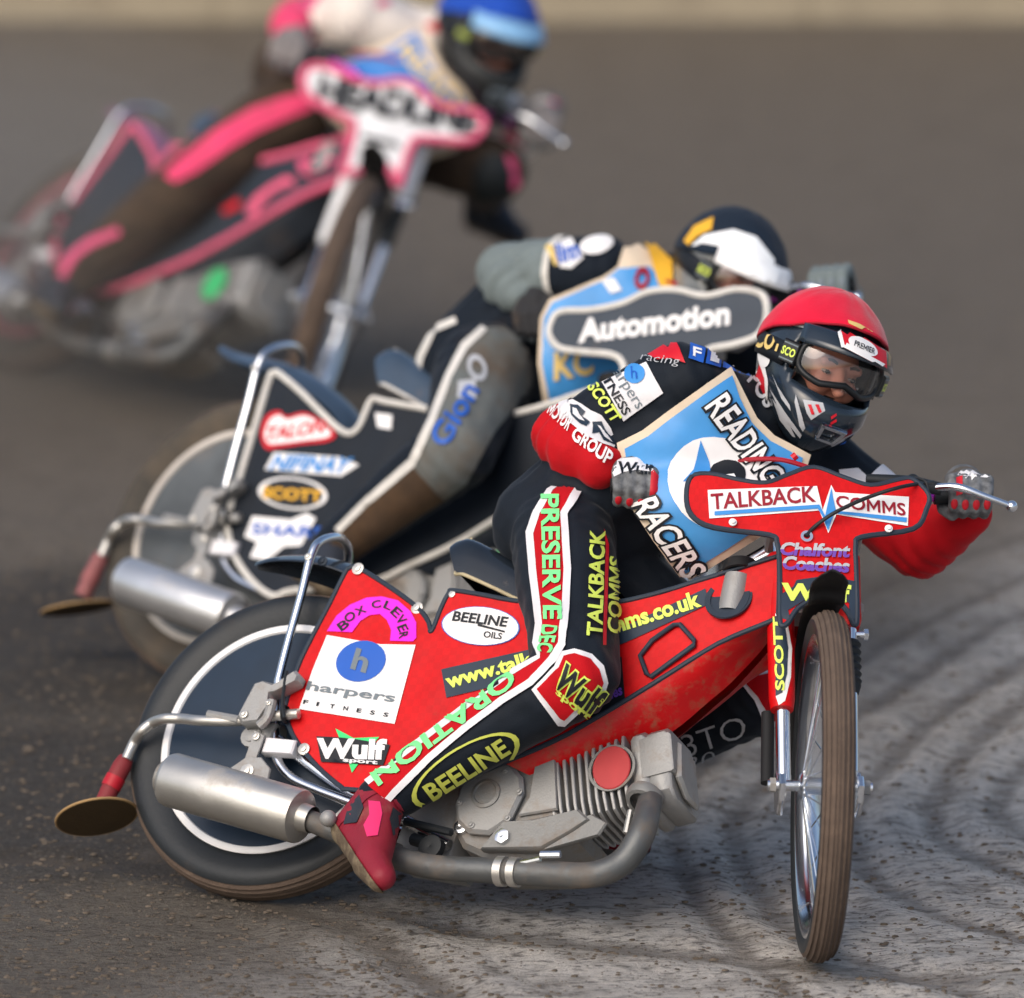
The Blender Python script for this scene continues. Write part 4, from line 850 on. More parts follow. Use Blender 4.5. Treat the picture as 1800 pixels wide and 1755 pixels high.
# ================================================================ riders (built in the frame of their motorcycle)
def local_dir(rgt, upv, view, r, u, c):
    return (V3(rgt)*r+V3(upv)*u-V3(view)*c).normalized()
def ruffle(vf, joints, seed, amp=1.3):
    """cloth folds: soft swell everywhere, creases where limbs bend"""
    N = normals(vf); out = []
    for p, nn in zip(vf[0], N):
        d = .0045*noise.noise((p.x*8, p.y*8, p.z*8+seed))+.0022*noise.noise((p.x*21, p.y*21, p.z*21+seed))
        for jp, ja, ja_amp in joints:
            q = p-jp; L = q.length
            if L < .17:
                t = q.dot(ja); w = math.exp(-(L/.095)**2); d += ja_amp*w*math.sin(t*150+3.2*noise.noise((p.x*11, p.y*11, p.z*11+seed)))
        out.append(p+nn*d*amp)
    return out, vf[1]
def shell(name, vf, planes, m, parent, lift=.002):
    """a sleeve, cuff or band: the part of a limb's cloth between cutting planes"""
    N = normals(vf); bm = bmesh.new(); vs_ = [bm.verts.new(p+q*lift) for p, q in zip(vf[0], N)]
    for f in vf[1]:
        try: bm.faces.new([vs_[i] for i in f])
        except ValueError: pass
    for p0, nn in planes:
        bmesh.ops.bisect_plane(bm, geom=bm.verts[:]+bm.edges[:]+bm.faces[:], plane_co=V3(p0), plane_no=V3(nn), clear_inner=True)
    me = bpy.data.meshes.new(name); bm.to_mesh(me); bm.free()
    me.polygons.foreach_set('use_smooth', [True]*len(me.polygons))
    return mesh_obj(name, me, m, parent)
def make_hand(root, bar, bd, wr, up, m, pads, inner):
    """gloved fist round the bar: bd along the bar towards the thumb, wr from wrist to bar"""
    bd, wr, up = V3(bd).normalized(), V3(wr).normalized(), V3(up); wr = (wr-bd*wr.dot(bd)).normalized(); up = (up-bd*up.dot(bd)-wr*up.dot(wr)).normalized(); bar = V3(bar)
    W = lambda a, b, c: bar+bd*a+wr*b+up*c
    pcs = [caps(W(.0, -.085, .004), .03, W(.0, -.02, .022), .034)]
    pad = []
    for a, ln in ((-.037, .9), (-.0125, 1.0), (.012, 1.03), (.036, .97)):
        k, p1, p2, p3 = W(a, .014*ln, .040), W(a*.97, .050*ln, .022), W(a*.95, .050*ln, -.012), W(a*.93, .022*ln, -.032)
        pcs += [caps(W(a*.7, -.045, .020), .018, k, .0155), caps(k, .0148, p1, .0132), caps(p1, .0132, p2, .0122), caps(p2, .0122, p3, .0112)]
        pad.append((p1, p2))
    pcs += [caps(W(.025, -.055, .0), .02, W(.052, -.028, -.008), .0165), caps(W(.052, -.028, -.008), .0155, W(.052, .004, -.028), .0132), caps(W(.052, .004, -.028), .013, W(.034, .028, -.036), .011)]
    hv = remesh(join(*pcs), .0036, 2); g = build('glove', hv, m, root)
    for p1, p2 in pad:
        c = p1.lerp(p2, .62)+wr*.0105; Mx = Matrix((bd, wr, up)).transposed()
        build('knuckle_pad', ell(c, (.0075, .0045, .0125), 10, 8, Mx), pads, g)
    build('cuff', tube([W(0, -.10, -.002), W(0, -.075, .004)], [.043, .040], 20, 0, False, False), m, g)
    return g, bvh(hv), W
def make_boot(root, knee, ank, heel, toe, m, m2, sole_m, up):
    knee, ank, heel, toe, up = map(V3, (knee, ank, heel, toe, up)); d = (knee-ank).normalized(); ball = heel.lerp(toe, .68)
    bv = remesh(join(caps(ank+d*.07, .056, ank, .052), caps(ank, .052, heel, .040), caps(ank, .050, ball, .040), caps(heel, .038, ball, .036), caps(ball, .040, toe, .030)), .0065, 3)
    bo = build('boot', bv, m, root)
    nn = -up; fd = (toe-heel).normalized(); nn = (nn-fd*nn.dot(fd)).normalized()
    shell('sole', bv, [(heel.lerp(toe, .5)+nn*.018, nn)], sole_m, bo, .005)
    shell('boot_cuff', bv, [(ank+d*.035, d), (ank+d*.10, -d)], m2, bo, .003)
    shell('heel_patch', bv, [(heel+fd*.02+d*.0, -fd), (ank+d*.03, -d)], m2, bo, .0025)
    return bo, bvh(bv)
def make_helmet(root, C, Fw, Up, pal, sc=1.0):
    C, Fw, Up = V3(C), V3(Fw).normalized(), V3(Up); Up = (Up-Fw*Up.dot(Fw)).normalized(); Lf = Up.cross(Fw)
    ss = lambda a, b, x: (lambda t: t*t*(3-2*t))(min(1, max(0, (x-a)/(b-a))))
    def hr(az, el, chin=True):
        ca, sa, ce, se = math.cos(az), math.sin(az), math.cos(el), math.sin(el)
        r = 1/math.sqrt((ce*ca/(.152 if ca > 0 else .150))**2+(ce*sa/.124)**2+(se/.142)**2)
        if chin: r += .062*max(0, ca)**2.2*ss(R(-8), R(-34), el)+.012*ss(R(-25), R(-50), el)*(abs(sa))
        return r*sc
    def pt(az, el, k=1.0, add=0.0, chin=True):
        r = hr(az, el, chin)*k+add; return C+(Fw*math.cos(az)+Lf*math.sin(az))*math.cos(el)*r+Up*math.sin(el)*r
    def grid(azs, els, f, close=False, skip=None):
        V = [f(a, e) for e in els for a in azs]; n = len(azs); Fc = []
        for j in range(len(els)-1):
            for i in range(n if close else n-1):
                i2 = (i+1) % n
                if skip and skip((azs[i]+((azs[i2]-azs[i]) if i2 else R(4)))/1-R(2) if False else azs[i]+R(2), (els[j]+els[j+1])/2): continue
                Fc.append((j*n+i, j*n+i2, (j+1)*n+i2, (j+1)*n+i))
        return V, Fc
    azs = [R(a) for a in range(-180, 180, 4)]; els = [R(e) for e in (-66, -60, -54, -48, -42, -36, -30, -25, -20, -14, -8, -2, 4, 10, 16, 22, 27, 33, 40, 48, 56, 64, 72, 80, 88)]
    top = lambda az: R(24)-R(10)*abs(az/R(60))**3; bot = lambda az: R(-21)+R(11)*abs(az/R(60))**3
    port = lambda a, e: abs(a) < R(52) and bot(a) < e < top(a)
    sv = grid(azs, els, lambda a, e: pt(a, e), True, port); sv[1].append(tuple(range(len(sv[0])-len(azs), len(sv[0]))))
    he = build('helmet', sv, pal['shell'], root); md = he.modifiers.new('t', 'SOLIDIFY'); md.thickness = .012; md.offset = -1
    full = grid(azs, els, lambda a, e: pt(a, e, 1.0), True); st = bvh(full)
    # lining, head and face
    build('lining', grid(azs, [R(e) for e in range(-60, 89, 8)], lambda a, e: pt(a, e, .86 if abs(a) > R(62) or e > R(26) or e < R(-24) else .62, 0, False), True), RUBBER, he)
    fc = C+Fw*.045*sc-Up*.02*sc; Mx = Matrix((Fw, Lf, Up)).transposed()
    face = remesh(join(ell(fc, (.075*sc, .066*sc, .098*sc), 20, 16, Mx), caps(fc+Fw*.070*sc+Up*.018*sc, .011, fc+Fw*.093*sc-Up*.022*sc, .015), caps(fc+Fw*.062*sc+Up*.028*sc-Lf*.04*sc, .012, fc+Fw*.062*sc+Up*.028*sc+Lf*.04*sc, .012), ell(fc+Fw*.055*sc-Up*.02*sc+Lf*.03*sc, .028, 12, 8), ell(fc+Fw*.055*sc-Up*.02*sc-Lf*.03*sc, .028, 12, 8), caps(fc+Fw*.07*sc-Up*.062*sc-Lf*.018, .009, fc+Fw*.07*sc-Up*.062*sc+Lf*.018, .009)), .005, 3)
    fo = build('face', face, SKIN, root)
    for s_ in (-1, 1):
        build('eye', ell(fc+Fw*.066*sc+Up*.008*sc+Lf*s_*.031*sc, (.010, .012, .0045), 12, 8, Mx), mat('eye white', srgb(150, 135, 128), .3), fo); build('pupil', ell(fc+Fw*.0745*sc+Up*.008*sc+Lf*s_*.031*sc, (.005, .006, .005), 10, 8, Mx), EYE, fo)
        build('eyebrow', tube([fc+Fw*.072*sc+Up*.030*sc+Lf*s_*.016*sc, fc+Fw*.073*sc+Up*.034*sc+Lf*s_*.030*sc, fc+Fw*.063*sc+Up*.028*sc+Lf*s_*.048*sc], .0035, 6, 3), mat('brown hair', srgb(60, 40, 30), .8), fo)
    # goggles
    ring = []
    for k in range(48):
        q = 2*math.pi*k/48; a = R(43)*math.copysign(abs(math.cos(q))**.6, math.cos(q)); e = R(16.5)*math.copysign(abs(math.sin(q))**.6, math.sin(q))
        if e < 0: e += R(6)*max(0, 1-(abs(a)/R(16))**2)
        ring.append(pt(a, e+R(1), 1.0, .004, False))
    gg = build('goggles', tube(ring, .0075*sc, 10, 0, True), pal['goggle'], root)
    build('lens', grid([R(a) for a in range(-44, 45, 4)], [R(e) for e in range(-15, 19, 3)], lambda a, e: pt(a, e, 1.0, .006, False)), pal['lens'], gg)
    for s_ in (-1, 1):
        oc = pt(s_*R(52), R(-1), 1, .008, False); on = (oc-C).normalized(); ou = (Up-on*Up.dot(on)).normalized(); ol = ou.cross(on)
        bx_ = box(oc, .040*sc, .048*sc, .020*sc, ol, ou, on, .004); og = build('outrigger', bx_, pal['goggle'], gg)
        for zz in (-.4, .4): build('rib', box(oc+ou*.042*sc*zz+on*.0105*sc, .034*sc, .003, .002, ol, ou, on, .0005), GREY_P, gg)
        lettering('SCO', (oc-ol*.016*sc*1-ou*.009+on*.0112*sc, oc+ol*.016*sc-ou*.009+on*.0112*sc, oc-ol*.016*sc+ou*.009+on*.0112*sc), NEON_Y, gg, None, -on, .0003, .03)
    sa_ = [R(a) for a in range(57, 304, 6)]
    stv = grid(sa_, [R(e) for e in (-11, -4, 3, 10)], lambda a, e: pt(a, e+R(-4), 1.0, .007))
    sp2 = build('strap', stv, pal['strap'], gg); md = sp2.modifiers.new('t', 'SOLIDIFY'); md.thickness = .003
    if pal.get('rolls'):
        for s_ in (-1, 1): build('film_roll', tube([pt(s_*R(57), R(-13), 1, .022, False), pt(s_*R(57), R(16), 1, .022, False)], .010*sc, 12), pal['rolls'], gg)
    # peak and cloth cover
    def pk(az, t): 
        b_ = pt(az, R(27)+R(3)*math.cos(az*1.5), 1.0, .006, False); return b_+Fw*(.080*t*max(.15, math.cos(az*1.15)))*sc+Up*(.016*math.sin(math.pi*t)-.036*t)*sc+Lf*math.sin(az)*.02*t*sc
    pa = [R(a) for a in range(-54, 55, 6)]; ts = [i/7 for i in range(8)]; V = [pk(a, t) for t in ts for a in pa]; n_ = len(pa)
    Fc = [(j*n_+i, (j+1)*n_+i, (j+1)*n_+i+1, j*n_+i+1) for j in range(7) for i in range(n_-1)]
    peak = build('peak', (V, Fc), pal['peak'], root); md = peak.modifiers.new('t', 'SOLIDIFY'); md.thickness = .005
    e0 = lambda az: R(pal.get('cap_front', 35))*(.5+.5*math.cos(az))+R(pal.get('cap_back', -10))*(.5-.5*math.cos(az))+R(2.2)*noise.noise((math.cos(az)*2.4, math.sin(az)*2.4, 1.3))
    tsx = [0, .06, .14, .25, .36, .48, .6, .7, .8, .9, .97]
    def cp(az, t):
        e = e0(az)+(R(88)-e0(az))*t; p = pt(az, e, 1.035, .004+.0022*noise.noise((math.cos(az)*4, math.sin(az)*4, t*5)), False)
        f_ = max(0, math.cos(az))**3*max(0, 1-t*2.6); return p+Fw*.022*f_*sc+Up*.006*f_*sc
    V = [cp(a, t) for t in tsx for a in azs]; n_ = len(azs); Fc = [(j*n_+i, j*n_+(i+1) % n_, (j+1)*n_+(i+1) % n_, (j+1)*n_+i) for j in range(len(tsx)-1) for i in range(n_)]; Fc.append(tuple(range(len(V)-n_, len(V))))
    cap = build('helmet_cloth', (V, Fc), pal['cap'], root); md = cap.modifiers.new('t', 'SOLIDIFY'); md.thickness = .003; md.offset = 1
    if pal.get('cap_band'): build('cloth_hem', tube([cp(a, 0) for a in azs], .003, 6, 0, True), pal['cap_band'], cap)
    # chin vent
    vc = pt(0, R(-37), 1.0, .001); u2 = (pt(0, R(-30))-pt(0, R(-44))).normalized(); n2 = Lf.cross(u2)*-1
    if n2.dot(Fw) < 0: n2 = -n2
    build('chin_vent', join(*[prism(pp, vc, Lf, u2, n2*.010, .002) for pp in ([(-.032, .022), (.032, .022), (.030, .014), (-.030, .014)], [(-.022, -.022), (.022, -.022), (.024, -.015), (-.024, -.015)], [(-.032, .022), (-.022, .022), (-.015, -.022), (-.022, -.022)], [(.032, .022), (.022, .022), (.015, -.022), (.022, -.022)])]), pal.get('vent', CHROME_D), he)
    return dict(he=he, st=st, cap=cap, cap_t=bvh((V, Fc)), peak=peak, peak_t=bvh(([pk(a, t) for t in ts for a in pa], [(j*n_2+i, (j+1)*n_2+i, (j+1)*n_2+i+1, j*n_2+i+1) for n_2 in (len(pa),) for j in range(7) for i in range(n_2-1)])), gg=gg, strap=sp2, strap_t=bvh(stv), pt=pt, F=Fw, U=Up, L=Lf)
def make_rider(name, bike, J, mats, label, seed, vox=.0085, fat=1.0):
    root = bpy.data.objects.new(name, None); COL.objects.link(root); root.matrix_world = bike.matrix_world.copy() if False else bike_matrix(*bike)
    tag(root, label, 'person', 'speedway riders')
    J = {k: V3(v) for k, v in J.items()}; k_ = fat
    lat = (J['lsho']-J['rsho']).normalized()
    rw, lw = J['rwr'], J['lwr']
    spine = (J['chest']-J['pelv']); mid = J['pelv']+spine*.5-V3((0.02, 0, -.01))
    seg = dict(
        torso=[caps(J['rhip'], .104*k_, J['lhip'], .104*k_), caps(J['pelv']-lat*.05, .118, mid-lat*.055, .12), caps(J['pelv']+lat*.05, .118, mid+lat*.055, .12), caps(mid-lat*.055, .12, J['chest']-lat*.07, .122), caps(mid+lat*.055, .12, J['chest']+lat*.07, .122),
               caps(J['chest'], .12, J['rsho'], .088), caps(J['chest'], .12, J['lsho'], .088), caps(J['rsho'], .082, J['lsho'], .082), caps(J['chest'], .115, J['neck'], .07), caps(J['neck'], .066, J['neck'].lerp(J['head'], .5), .058)],
        rleg=[caps(J['rhip'], .117*k_, J['rknee'], .090*k_), caps(J['rknee'], .090*k_, J['rknee'].lerp(J['rank'], .35), .080*k_), caps(J['rknee'].lerp(J['rank'], .35), .080*k_, J['rank'], .056)],
        lleg=[caps(J['lhip'], .116*k_, J['lknee'], .084*k_), caps(J['lknee'], .084*k_, J['lknee'].lerp(J['lank'], .35), .080*k_), caps(J['lknee'].lerp(J['lank'], .35), .080*k_, J['lank'], .056)],
        rarm=[caps(J['rsho'], .088*k_, J['relb'], .066*k_), caps(J['relb'], .068*k_, J['relb'].lerp(rw, .45), .074*k_), caps(J['relb'].lerp(rw, .45), .074*k_, rw, .050)],
        larm=[caps(J['lsho'], .090*k_, J['lelb'], .072*k_), caps(J['lelb'], .074*k_, lw, .045)])
    seg['rupper'] = seg['rarm'][:1]; seg['rfore'] = seg['rarm'][1:]; seg['lfore'] = seg['larm'][1:]
    folds = [(J['rknee'], (J['rank']-J['rknee']).normalized(), .0045), (J['lknee'], (J['lank']-J['lknee']).normalized(), .0045), (J['relb'], (rw-J['relb']).normalized(), .0048), (J['lelb'], (lw-J['lelb']).normalized(), .0048), (J['rhip'], (J['rknee']-J['rhip']).normalized(), .004), (J['rsho'], (J['relb']-J['rsho']).normalized(), .0035), (rw, (rw-J['relb']).normalized(), .003)]
    G_ = {k: ruffle(remesh(join(*v), vox, 3), folds, seed) for k, v in seg.items()}
    full = ruffle(remesh(join(*[p for k, v in seg.items() if k not in ('rfore', 'lfore', 'rupper') for p in v]), vox, 3), folds, seed)
    body = build('body', full, mats['suit'], root)
    T = {k: bvh(v) for k, v in G_.items()}; T['full'] = bvh(full)
    return root, body, J, G_, T, rw, lw

# ---------------------------------------------------------------- rider in front
def j1(y, q): return q
J1 = dict(pelv=[(0.4948,0.02,0.5657)][0], rhip=[(0.5497,-0.07,0.5161)][0], lhip=[(0.5224,0.11,0.55)][0], rknee=[(0.7691,-0.235,0.1533)][0], rank=[(0.3796,-0.185,-0.1581)][0], lknee=[(0.9,0.28,0.3477)][0], lank=[(0.4407,0.45,0.1345)][0],
    chest=[(0.7621,0.02,0.7891)][0], rsho=[(0.7442,-0.12,0.8857)][0], lsho=[(0.9006,0.22,0.892)][0], relb=[(0.5042,-0.12,0.7322)][0], rhand=(0, 0, 0), lelb=[(1.149,0.36,0.7705)][0], lhand=ST1((-.055, .335, .763)), neck=[(0.8542,0.05,0.8938)][0], head=[(0.9578,0.04,1.039)][0])
HD1 = lambda r, u, c: local_dir((0.878,0.3907,0.2766), (-0.0946,-0.4248,0.9003), (-0.4692,0.8166,0.336), r, u, c)
WR1, WU1, WL1, WV1 = HD1(.78, -.42, .46), HD1(-.1, .6, .8), HD1(-.05, -.28, .95), HD1(0, .9, .35)
J1['rhand'] = ST1((-.053, -.375, .765)); J1['rwr'] = V3(J1['rhand'])-WR1*.085+WU1*.01; J1['lwr'] = V3(J1['lhand'])-HD1(-.1, .42, .85)*.085
r1, body1, J1, GV1, T1, rw1, lw1 = make_rider('person', (28.6, 35.3, (-0.4894,0.2081,0.2948)), J1, dict(suit=BLACK_SUIT), 'rider in red helmet cloth and blue READING bib on the nearest motorcycle', 1.0)
D1 = lambda s, p, m, t, lift=.005, bold=.0, shear=0, par=body1: lettering(s, p, m, par, T1[t] if isinstance(t, str) else t, VW1, lift*1.5, bold, shear, mx=.010)
E1 = lambda nm, p, m, t, lift=.003, par=body1, **k: panel(nm, p, m, par, T1[t] if isinstance(t, str) else t, VW1, lift*1.5, **{**dict(step=.009), **k})
ad = lambda a, b: (J1[b]-J1[a]).normalized()
# --- right leg
LS = [(0.624,-0.25,0.5834),(0.5934,-0.25,0.5509),(0.5809,-0.25,0.4951),(0.5805,-0.25,0.4485),(0.6165,-0.25,0.3597),(0.6342,-0.25,0.3207),(0.664,-0.25,0.2515),(0.6735,-0.25,0.2039),(0.6817,-0.25,0.1733),(0.6279,-0.25,0.1252),(0.5633,-0.25,0.0549),(0.4933,-0.25,-0.024),(0.429,-0.25,-0.0957),(0.3764,-0.25,-0.1569),(0.4221,-0.25,-0.1802),(0.434,-0.25,-0.1579),(0.4907,-0.25,-0.0714),(0.5529,-0.25,0.0065),(0.6174,-0.25,0.0768),(0.6699,-0.25,0.1247),(0.7018,-0.25,0.1782),(0.7115,-0.25,0.2121),(0.6955,-0.25,0.2892),(0.6729,-0.25,0.379),(0.6262,-0.25,0.5025),(0.6463,-0.25,0.5818)]
E1('leg_stripe', [(0.6198,-0.25,0.5883),(0.5794,-0.25,0.5521),(0.563,-0.25,0.4998),(0.5618,-0.25,0.4518),(0.5995,-0.25,0.3578),(0.6171,-0.25,0.3188),(0.6483,-0.25,0.2497),(0.6553,-0.25,0.2058),(0.6732,-0.25,0.1789),(0.6168,-0.25,0.1344),(0.5522,-0.25,0.0641),(0.4822,-0.25,-0.0148),(0.4175,-0.25,-0.0853),(0.3652,-0.25,-0.1478),(0.4359,-0.25,-0.189),(0.4473,-0.25,-0.1693),(0.5039,-0.25,-0.0829),(0.566,-0.25,-0.0051),(0.6305,-0.25,0.0652),(0.6843,-0.25,0.1133),(0.7202,-0.25,0.1711),(0.73,-0.25,0.2089),(0.7133,-0.25,0.2885),(0.6907,-0.25,0.3783),(0.6441,-0.25,0.5018),(0.6682,-0.25,0.5814)], WHITE_TRIM, 'rleg', .0042, holes=[LS])
E1('leg_stripe', LS, RED_SUIT, 'rleg', .0036)
D1('PRESERVE', [(0.5715,-0.25,0.538),(0.6642,-0.25,0.2594),(0.6111,-0.25,0.5421)], NEON_G, 'rleg', .0066, .03)
D1('DEC', [(0.6669,-0.25,0.2465),(0.6721,-0.25,0.1866),(0.7017,-0.25,0.2478)], NEON_G, 'rleg', .0066, .03)
D1('ORATION', [(0.6191,-0.25,0.14),(0.3714,-0.25,-0.1287),(0.6505,-0.25,0.1134)], NEON_G, 'rleg', .0066, .03)
E1('knee_panel', [(0.723,-0.25,0.1924),(0.7532,-0.25,0.2036),(0.7962,-0.25,0.1954),(0.83,-0.25,0.173),(0.8521,-0.25,0.1364),(0.8515,-0.25,0.1037),(0.8094,-0.25,0.0663),(0.7837,-0.25,0.0281),(0.7674,-0.25,0.0288),(0.7211,-0.25,0.0691),(0.684,-0.25,0.1015),(0.7195,-0.25,0.1605)], WHITE_TRIM, 'rleg', .0034)
E1('knee_panel', [(0.7323,-0.25,0.1842),(0.7564,-0.25,0.1935),(0.7941,-0.25,0.1847),(0.822,-0.25,0.1643),(0.8404,-0.25,0.135),(0.8375,-0.25,0.1099),(0.8007,-0.25,0.077),(0.779,-0.25,0.0432),(0.7675,-0.25,0.0458),(0.7271,-0.25,0.0803),(0.6962,-0.25,0.1055),(0.7307,-0.25,0.1592)], RED_SUIT, 'rleg', .0050)
D1('Wulf', [(0.7316,-0.25,0.1174),(0.8411,-0.25,0.0595),(0.7453,-0.25,0.1687)], BLACK_P, 'rleg', .0082, .03, .1); D1('Wulf', [(0.7316,-0.25,0.1174),(0.8411,-0.25,0.0595),(0.7453,-0.25,0.1687)], NEON_Y, 'rleg', .0068, .09, .1)
D1('sport', [(0.7387,-0.25,0.0947),(0.8294,-0.25,0.0451),(0.7436,-0.25,0.1135)], NEON_Y, 'rleg', .0072, .03)
D1('TALKBACK', [(0.806,-0.25,0.2332),(0.7412,-0.25,0.4684),(0.7706,-0.25,0.2344)], NEON_Y, 'rleg', .0055, .03); D1('COMMS', [(0.846,-0.25,0.2429),(0.8002,-0.25,0.4126),(0.8137,-0.25,0.2471)], NEON_Y, 'rleg', .0055, .03)
E1('print', [(0.7957,-0.22,0.2286),(0.7344,-0.22,0.4525),(0.7186,-0.22,0.4906),(0.7423,-0.22,0.4534),(0.8035,-0.22,0.2295)], RED_P, 'rleg', .0045)
D1('G', [(0.7446,-0.2,0.4921),(0.7897,-0.2,0.4599),(0.7382,-0.2,0.5392)], RED_P, 'rleg', .005, .02, .2); D1('race', [(0.7599,-0.2,0.4778),(0.8475,-0.2,0.3948),(0.7755,-0.2,0.506)], RED_P, 'rleg', .005, .02, .2)
ov = [(0.5818,-0.24,-0.0902),(0.6825,-0.24,-0.0066),(0.6169,-0.24,-0.1368)]
E1('print', oval(ov), OLIVE_P, 'rleg', .004, holes=[oval(ov, s=.91)]); D1('BEELINE', [(0.528,-0.24,-0.1683),(0.6738,-0.24,-0.0389),(0.494,-0.24,-0.1385)], OLIVE_P, 'rleg', .005, .03)
# --- left leg
E1('leg_stripe', [(0.895,0.2,0.3577),(0.9166,0.2,0.3762),(0.9626,0.2,0.3947),(0.9903,0.2,0.3925),(1.006,0.2,0.3504),(1.029,0.2,0.2404),(1.004,0.2,0.2481),(0.9559,0.2,0.3088),(0.9094,0.2,0.3461)], WHITE_TRIM, 'lleg')
E1('leg_stripe', [(0.9118,0.2,0.3517),(0.9383,0.2,0.3627),(0.9718,0.2,0.3731),(0.9991,0.2,0.3723),(1.025,0.2,0.2665),(1.008,0.2,0.2671),(0.9624,0.2,0.3189),(0.9263,0.2,0.344)], RED_SUIT, 'lleg', .0046)
D1('L3TO', [(0.7801,0.25,0.1644),(0.9439,0.25,0.2528),(0.7403,0.25,0.205)], SILV_P, 'lleg', .005, -.01, .2); D1('20', [(0.8185,0.25,0.1504),(0.8864,0.25,0.1823),(0.8015,0.25,0.1749)], SILV_P, 'lleg', .005, -.01, .2)
# --- right arm: black upper sleeve, red forearm with white cuff band
ua, fa = ad('rsho', 'relb'), (rw1-J1['relb']).normalized()
cut = J1['rsho'].lerp(J1['relb'], .88)
shell('sleeve', GV1['rfore'], [], RED_SUIT, body1, .003)
slv = shell('sleeve', GV1['rarm'], [(cut, ua)], RED_SUIT, body1, .0022)
shell('sleeve_trim', GV1['rupper'], [(cut-ua*.014, ua), (cut+ua*.012, -ua)], WHITE_TRIM, body1, .0045)
E1('sleeve_patch', [(0.6605,-0.3,0.7901),(0.7487,-0.3,0.8469),(0.8095,-0.3,0.7809),(0.7373,-0.3,0.7084)], WHITE_TRIM, 'rarm', .004)
E1('sleeve_patch', oval([(0.7308,-0.3,0.8171),(0.7537,-0.3,0.822),(0.7389,-0.3,0.7952)]), LBLUE_P, 'rarm', .0055); D1('h', [(0.7278,-0.3,0.8048),(0.7423,-0.3,0.8062),(0.7185,-0.3,0.8306)], BLUE_P, 'rarm', .0068)
D1('arpers', [(0.6767,-0.3,0.8077),(0.7541,-0.3,0.7327),(0.6938,-0.3,0.8228)], GREY_P, 'rarm', .0055, .0); D1('TNESS', [(0.6589,-0.3,0.7953),(0.7337,-0.3,0.72),(0.6741,-0.3,0.8075)], BLACK_P, 'rarm', .0055, .02)
D1('SCOTT', [(0.6302,-0.3,0.7737),(0.7122,-0.3,0.7018),(0.6499,-0.3,0.789)], NEON_Y, 'rarm', .0058, .03)
E1('sleeve_patch', [(0.5722,-0.2,0.776),(0.5477,-0.2,0.7843),(0.5281,-0.2,0.777),(0.5426,-0.2,0.7569),(0.5577,-0.2,0.7302),(0.5725,-0.2,0.7223),(0.602,-0.2,0.7065),(0.6481,-0.2,0.6898),(0.7042,-0.2,0.6755),(0.6919,-0.2,0.689),(0.6697,-0.2,0.7081),(0.6546,-0.2,0.7306),(0.6245,-0.2,0.7571),(0.5975,-0.2,0.7651)], WHITE_TRIM, 'rarm', .0046, step=.01)
E1('sleeve_patch', [(0.5443,-0.2,0.7732),(0.5651,-0.2,0.7726),(0.585,-0.2,0.7612),(0.5803,-0.2,0.75),(0.6029,-0.2,0.7388),(0.5964,-0.2,0.7247),(0.5815,-0.2,0.7286),(0.5642,-0.2,0.7403),(0.5514,-0.2,0.7551)], NAVY_P, 'rarm', .0062, step=.008); E1('sleeve_patch', [(0.6082,-0.2,0.7394),(0.6286,-0.2,0.7441),(0.6515,-0.2,0.7143),(0.6814,-0.2,0.6879),(0.6457,-0.2,0.6976),(0.6295,-0.2,0.7147),(0.6144,-0.2,0.7105)], NAVY_P, 'rarm', .0062, step=.008)
E1('sleeve_patch', [(0.5534,-0.2,0.7661),(0.5649,-0.2,0.7645),(0.5742,-0.2,0.752),(0.5905,-0.2,0.7349),(0.5756,-0.2,0.7387),(0.5609,-0.2,0.7507)], WHITE_TRIM, 'rarm', .0074, step=.008); E1('sleeve_patch', [(0.6212,-0.2,0.7326),(0.63,-0.2,0.7308),(0.6504,-0.2,0.7088),(0.6658,-0.2,0.6943),(0.6433,-0.2,0.7054)], WHITE_TRIM, 'rarm', .0074, step=.008)
D1('MOTOR', [(0.4964,-0.2,0.7469),(0.5572,-0.2,0.71),(0.5033,-0.2,0.7772)], WHITE_P, 'rarm', .006, .02); D1('GROUP', [(0.57,-0.2,0.6952),(0.6731,-0.2,0.6443),(0.5752,-0.2,0.7226)], WHITE_P, 'rarm', .006, .03)
# --- left arm
ua2 = ad('lsho', 'lelb'); cut2 = J1['lsho'].lerp(J1['lelb'], .55)
shell('sleeve', GV1['larm'], [(cut2, ua2)], RED_SUIT, body1, .0022); shell('sleeve', GV1['lfore'], [], RED_SUIT, body1, .003); shell('sleeve_trim', GV1['larm'], [(cut2-ua2*.03, ua2), (cut2+ua2*.012, -ua2)], WHITE_TRIM, body1, .004)
E1('sleeve_patch', [(0.9928,0.2,0.8568),(1.037,0.2,0.8641),(1.086,0.2,0.8341),(1.067,0.2,0.816),(1.007,0.2,0.8285)], WHITE_TRIM, 'larm', .004)
# --- shoulders
E1('shoulder_panel', [(0.7112,-0.1,0.984),(0.7274,-0.1,1.011),(0.7644,-0.1,1.024),(0.8202,-0.1,1.011),(0.8683,-0.1,0.9508),(0.8432,-0.1,0.9348),(0.7952,-0.1,0.9679),(0.7456,-0.1,0.9873)], RED_SUIT, 'full', .004)
for s, a in zip('FIAT', [(0.7388,-0.12,0.9391),(0.7817,-0.12,0.9325),(0.824,-0.12,0.9273),(0.8645,-0.12,0.9191)]):
    a = V3(a); ex, ey = V3([(0.7764,-0.12,0.932)][0])-V3([(0.7388,-0.12,0.9391)][0]), V3([(0.7337,-0.12,0.9737)][0])-V3([(0.7388,-0.12,0.9391)][0])
    E1('shoulder_patch', quad((a, a+ex, a+ey)), BLUE_P, 'full', .0045, step=.008); D1(s, (a+ex*.25+ey*.2, a+ex*.78+ey*.2, a+ex*.25+ey*.8), WHITE_P, 'full', .006, .03)
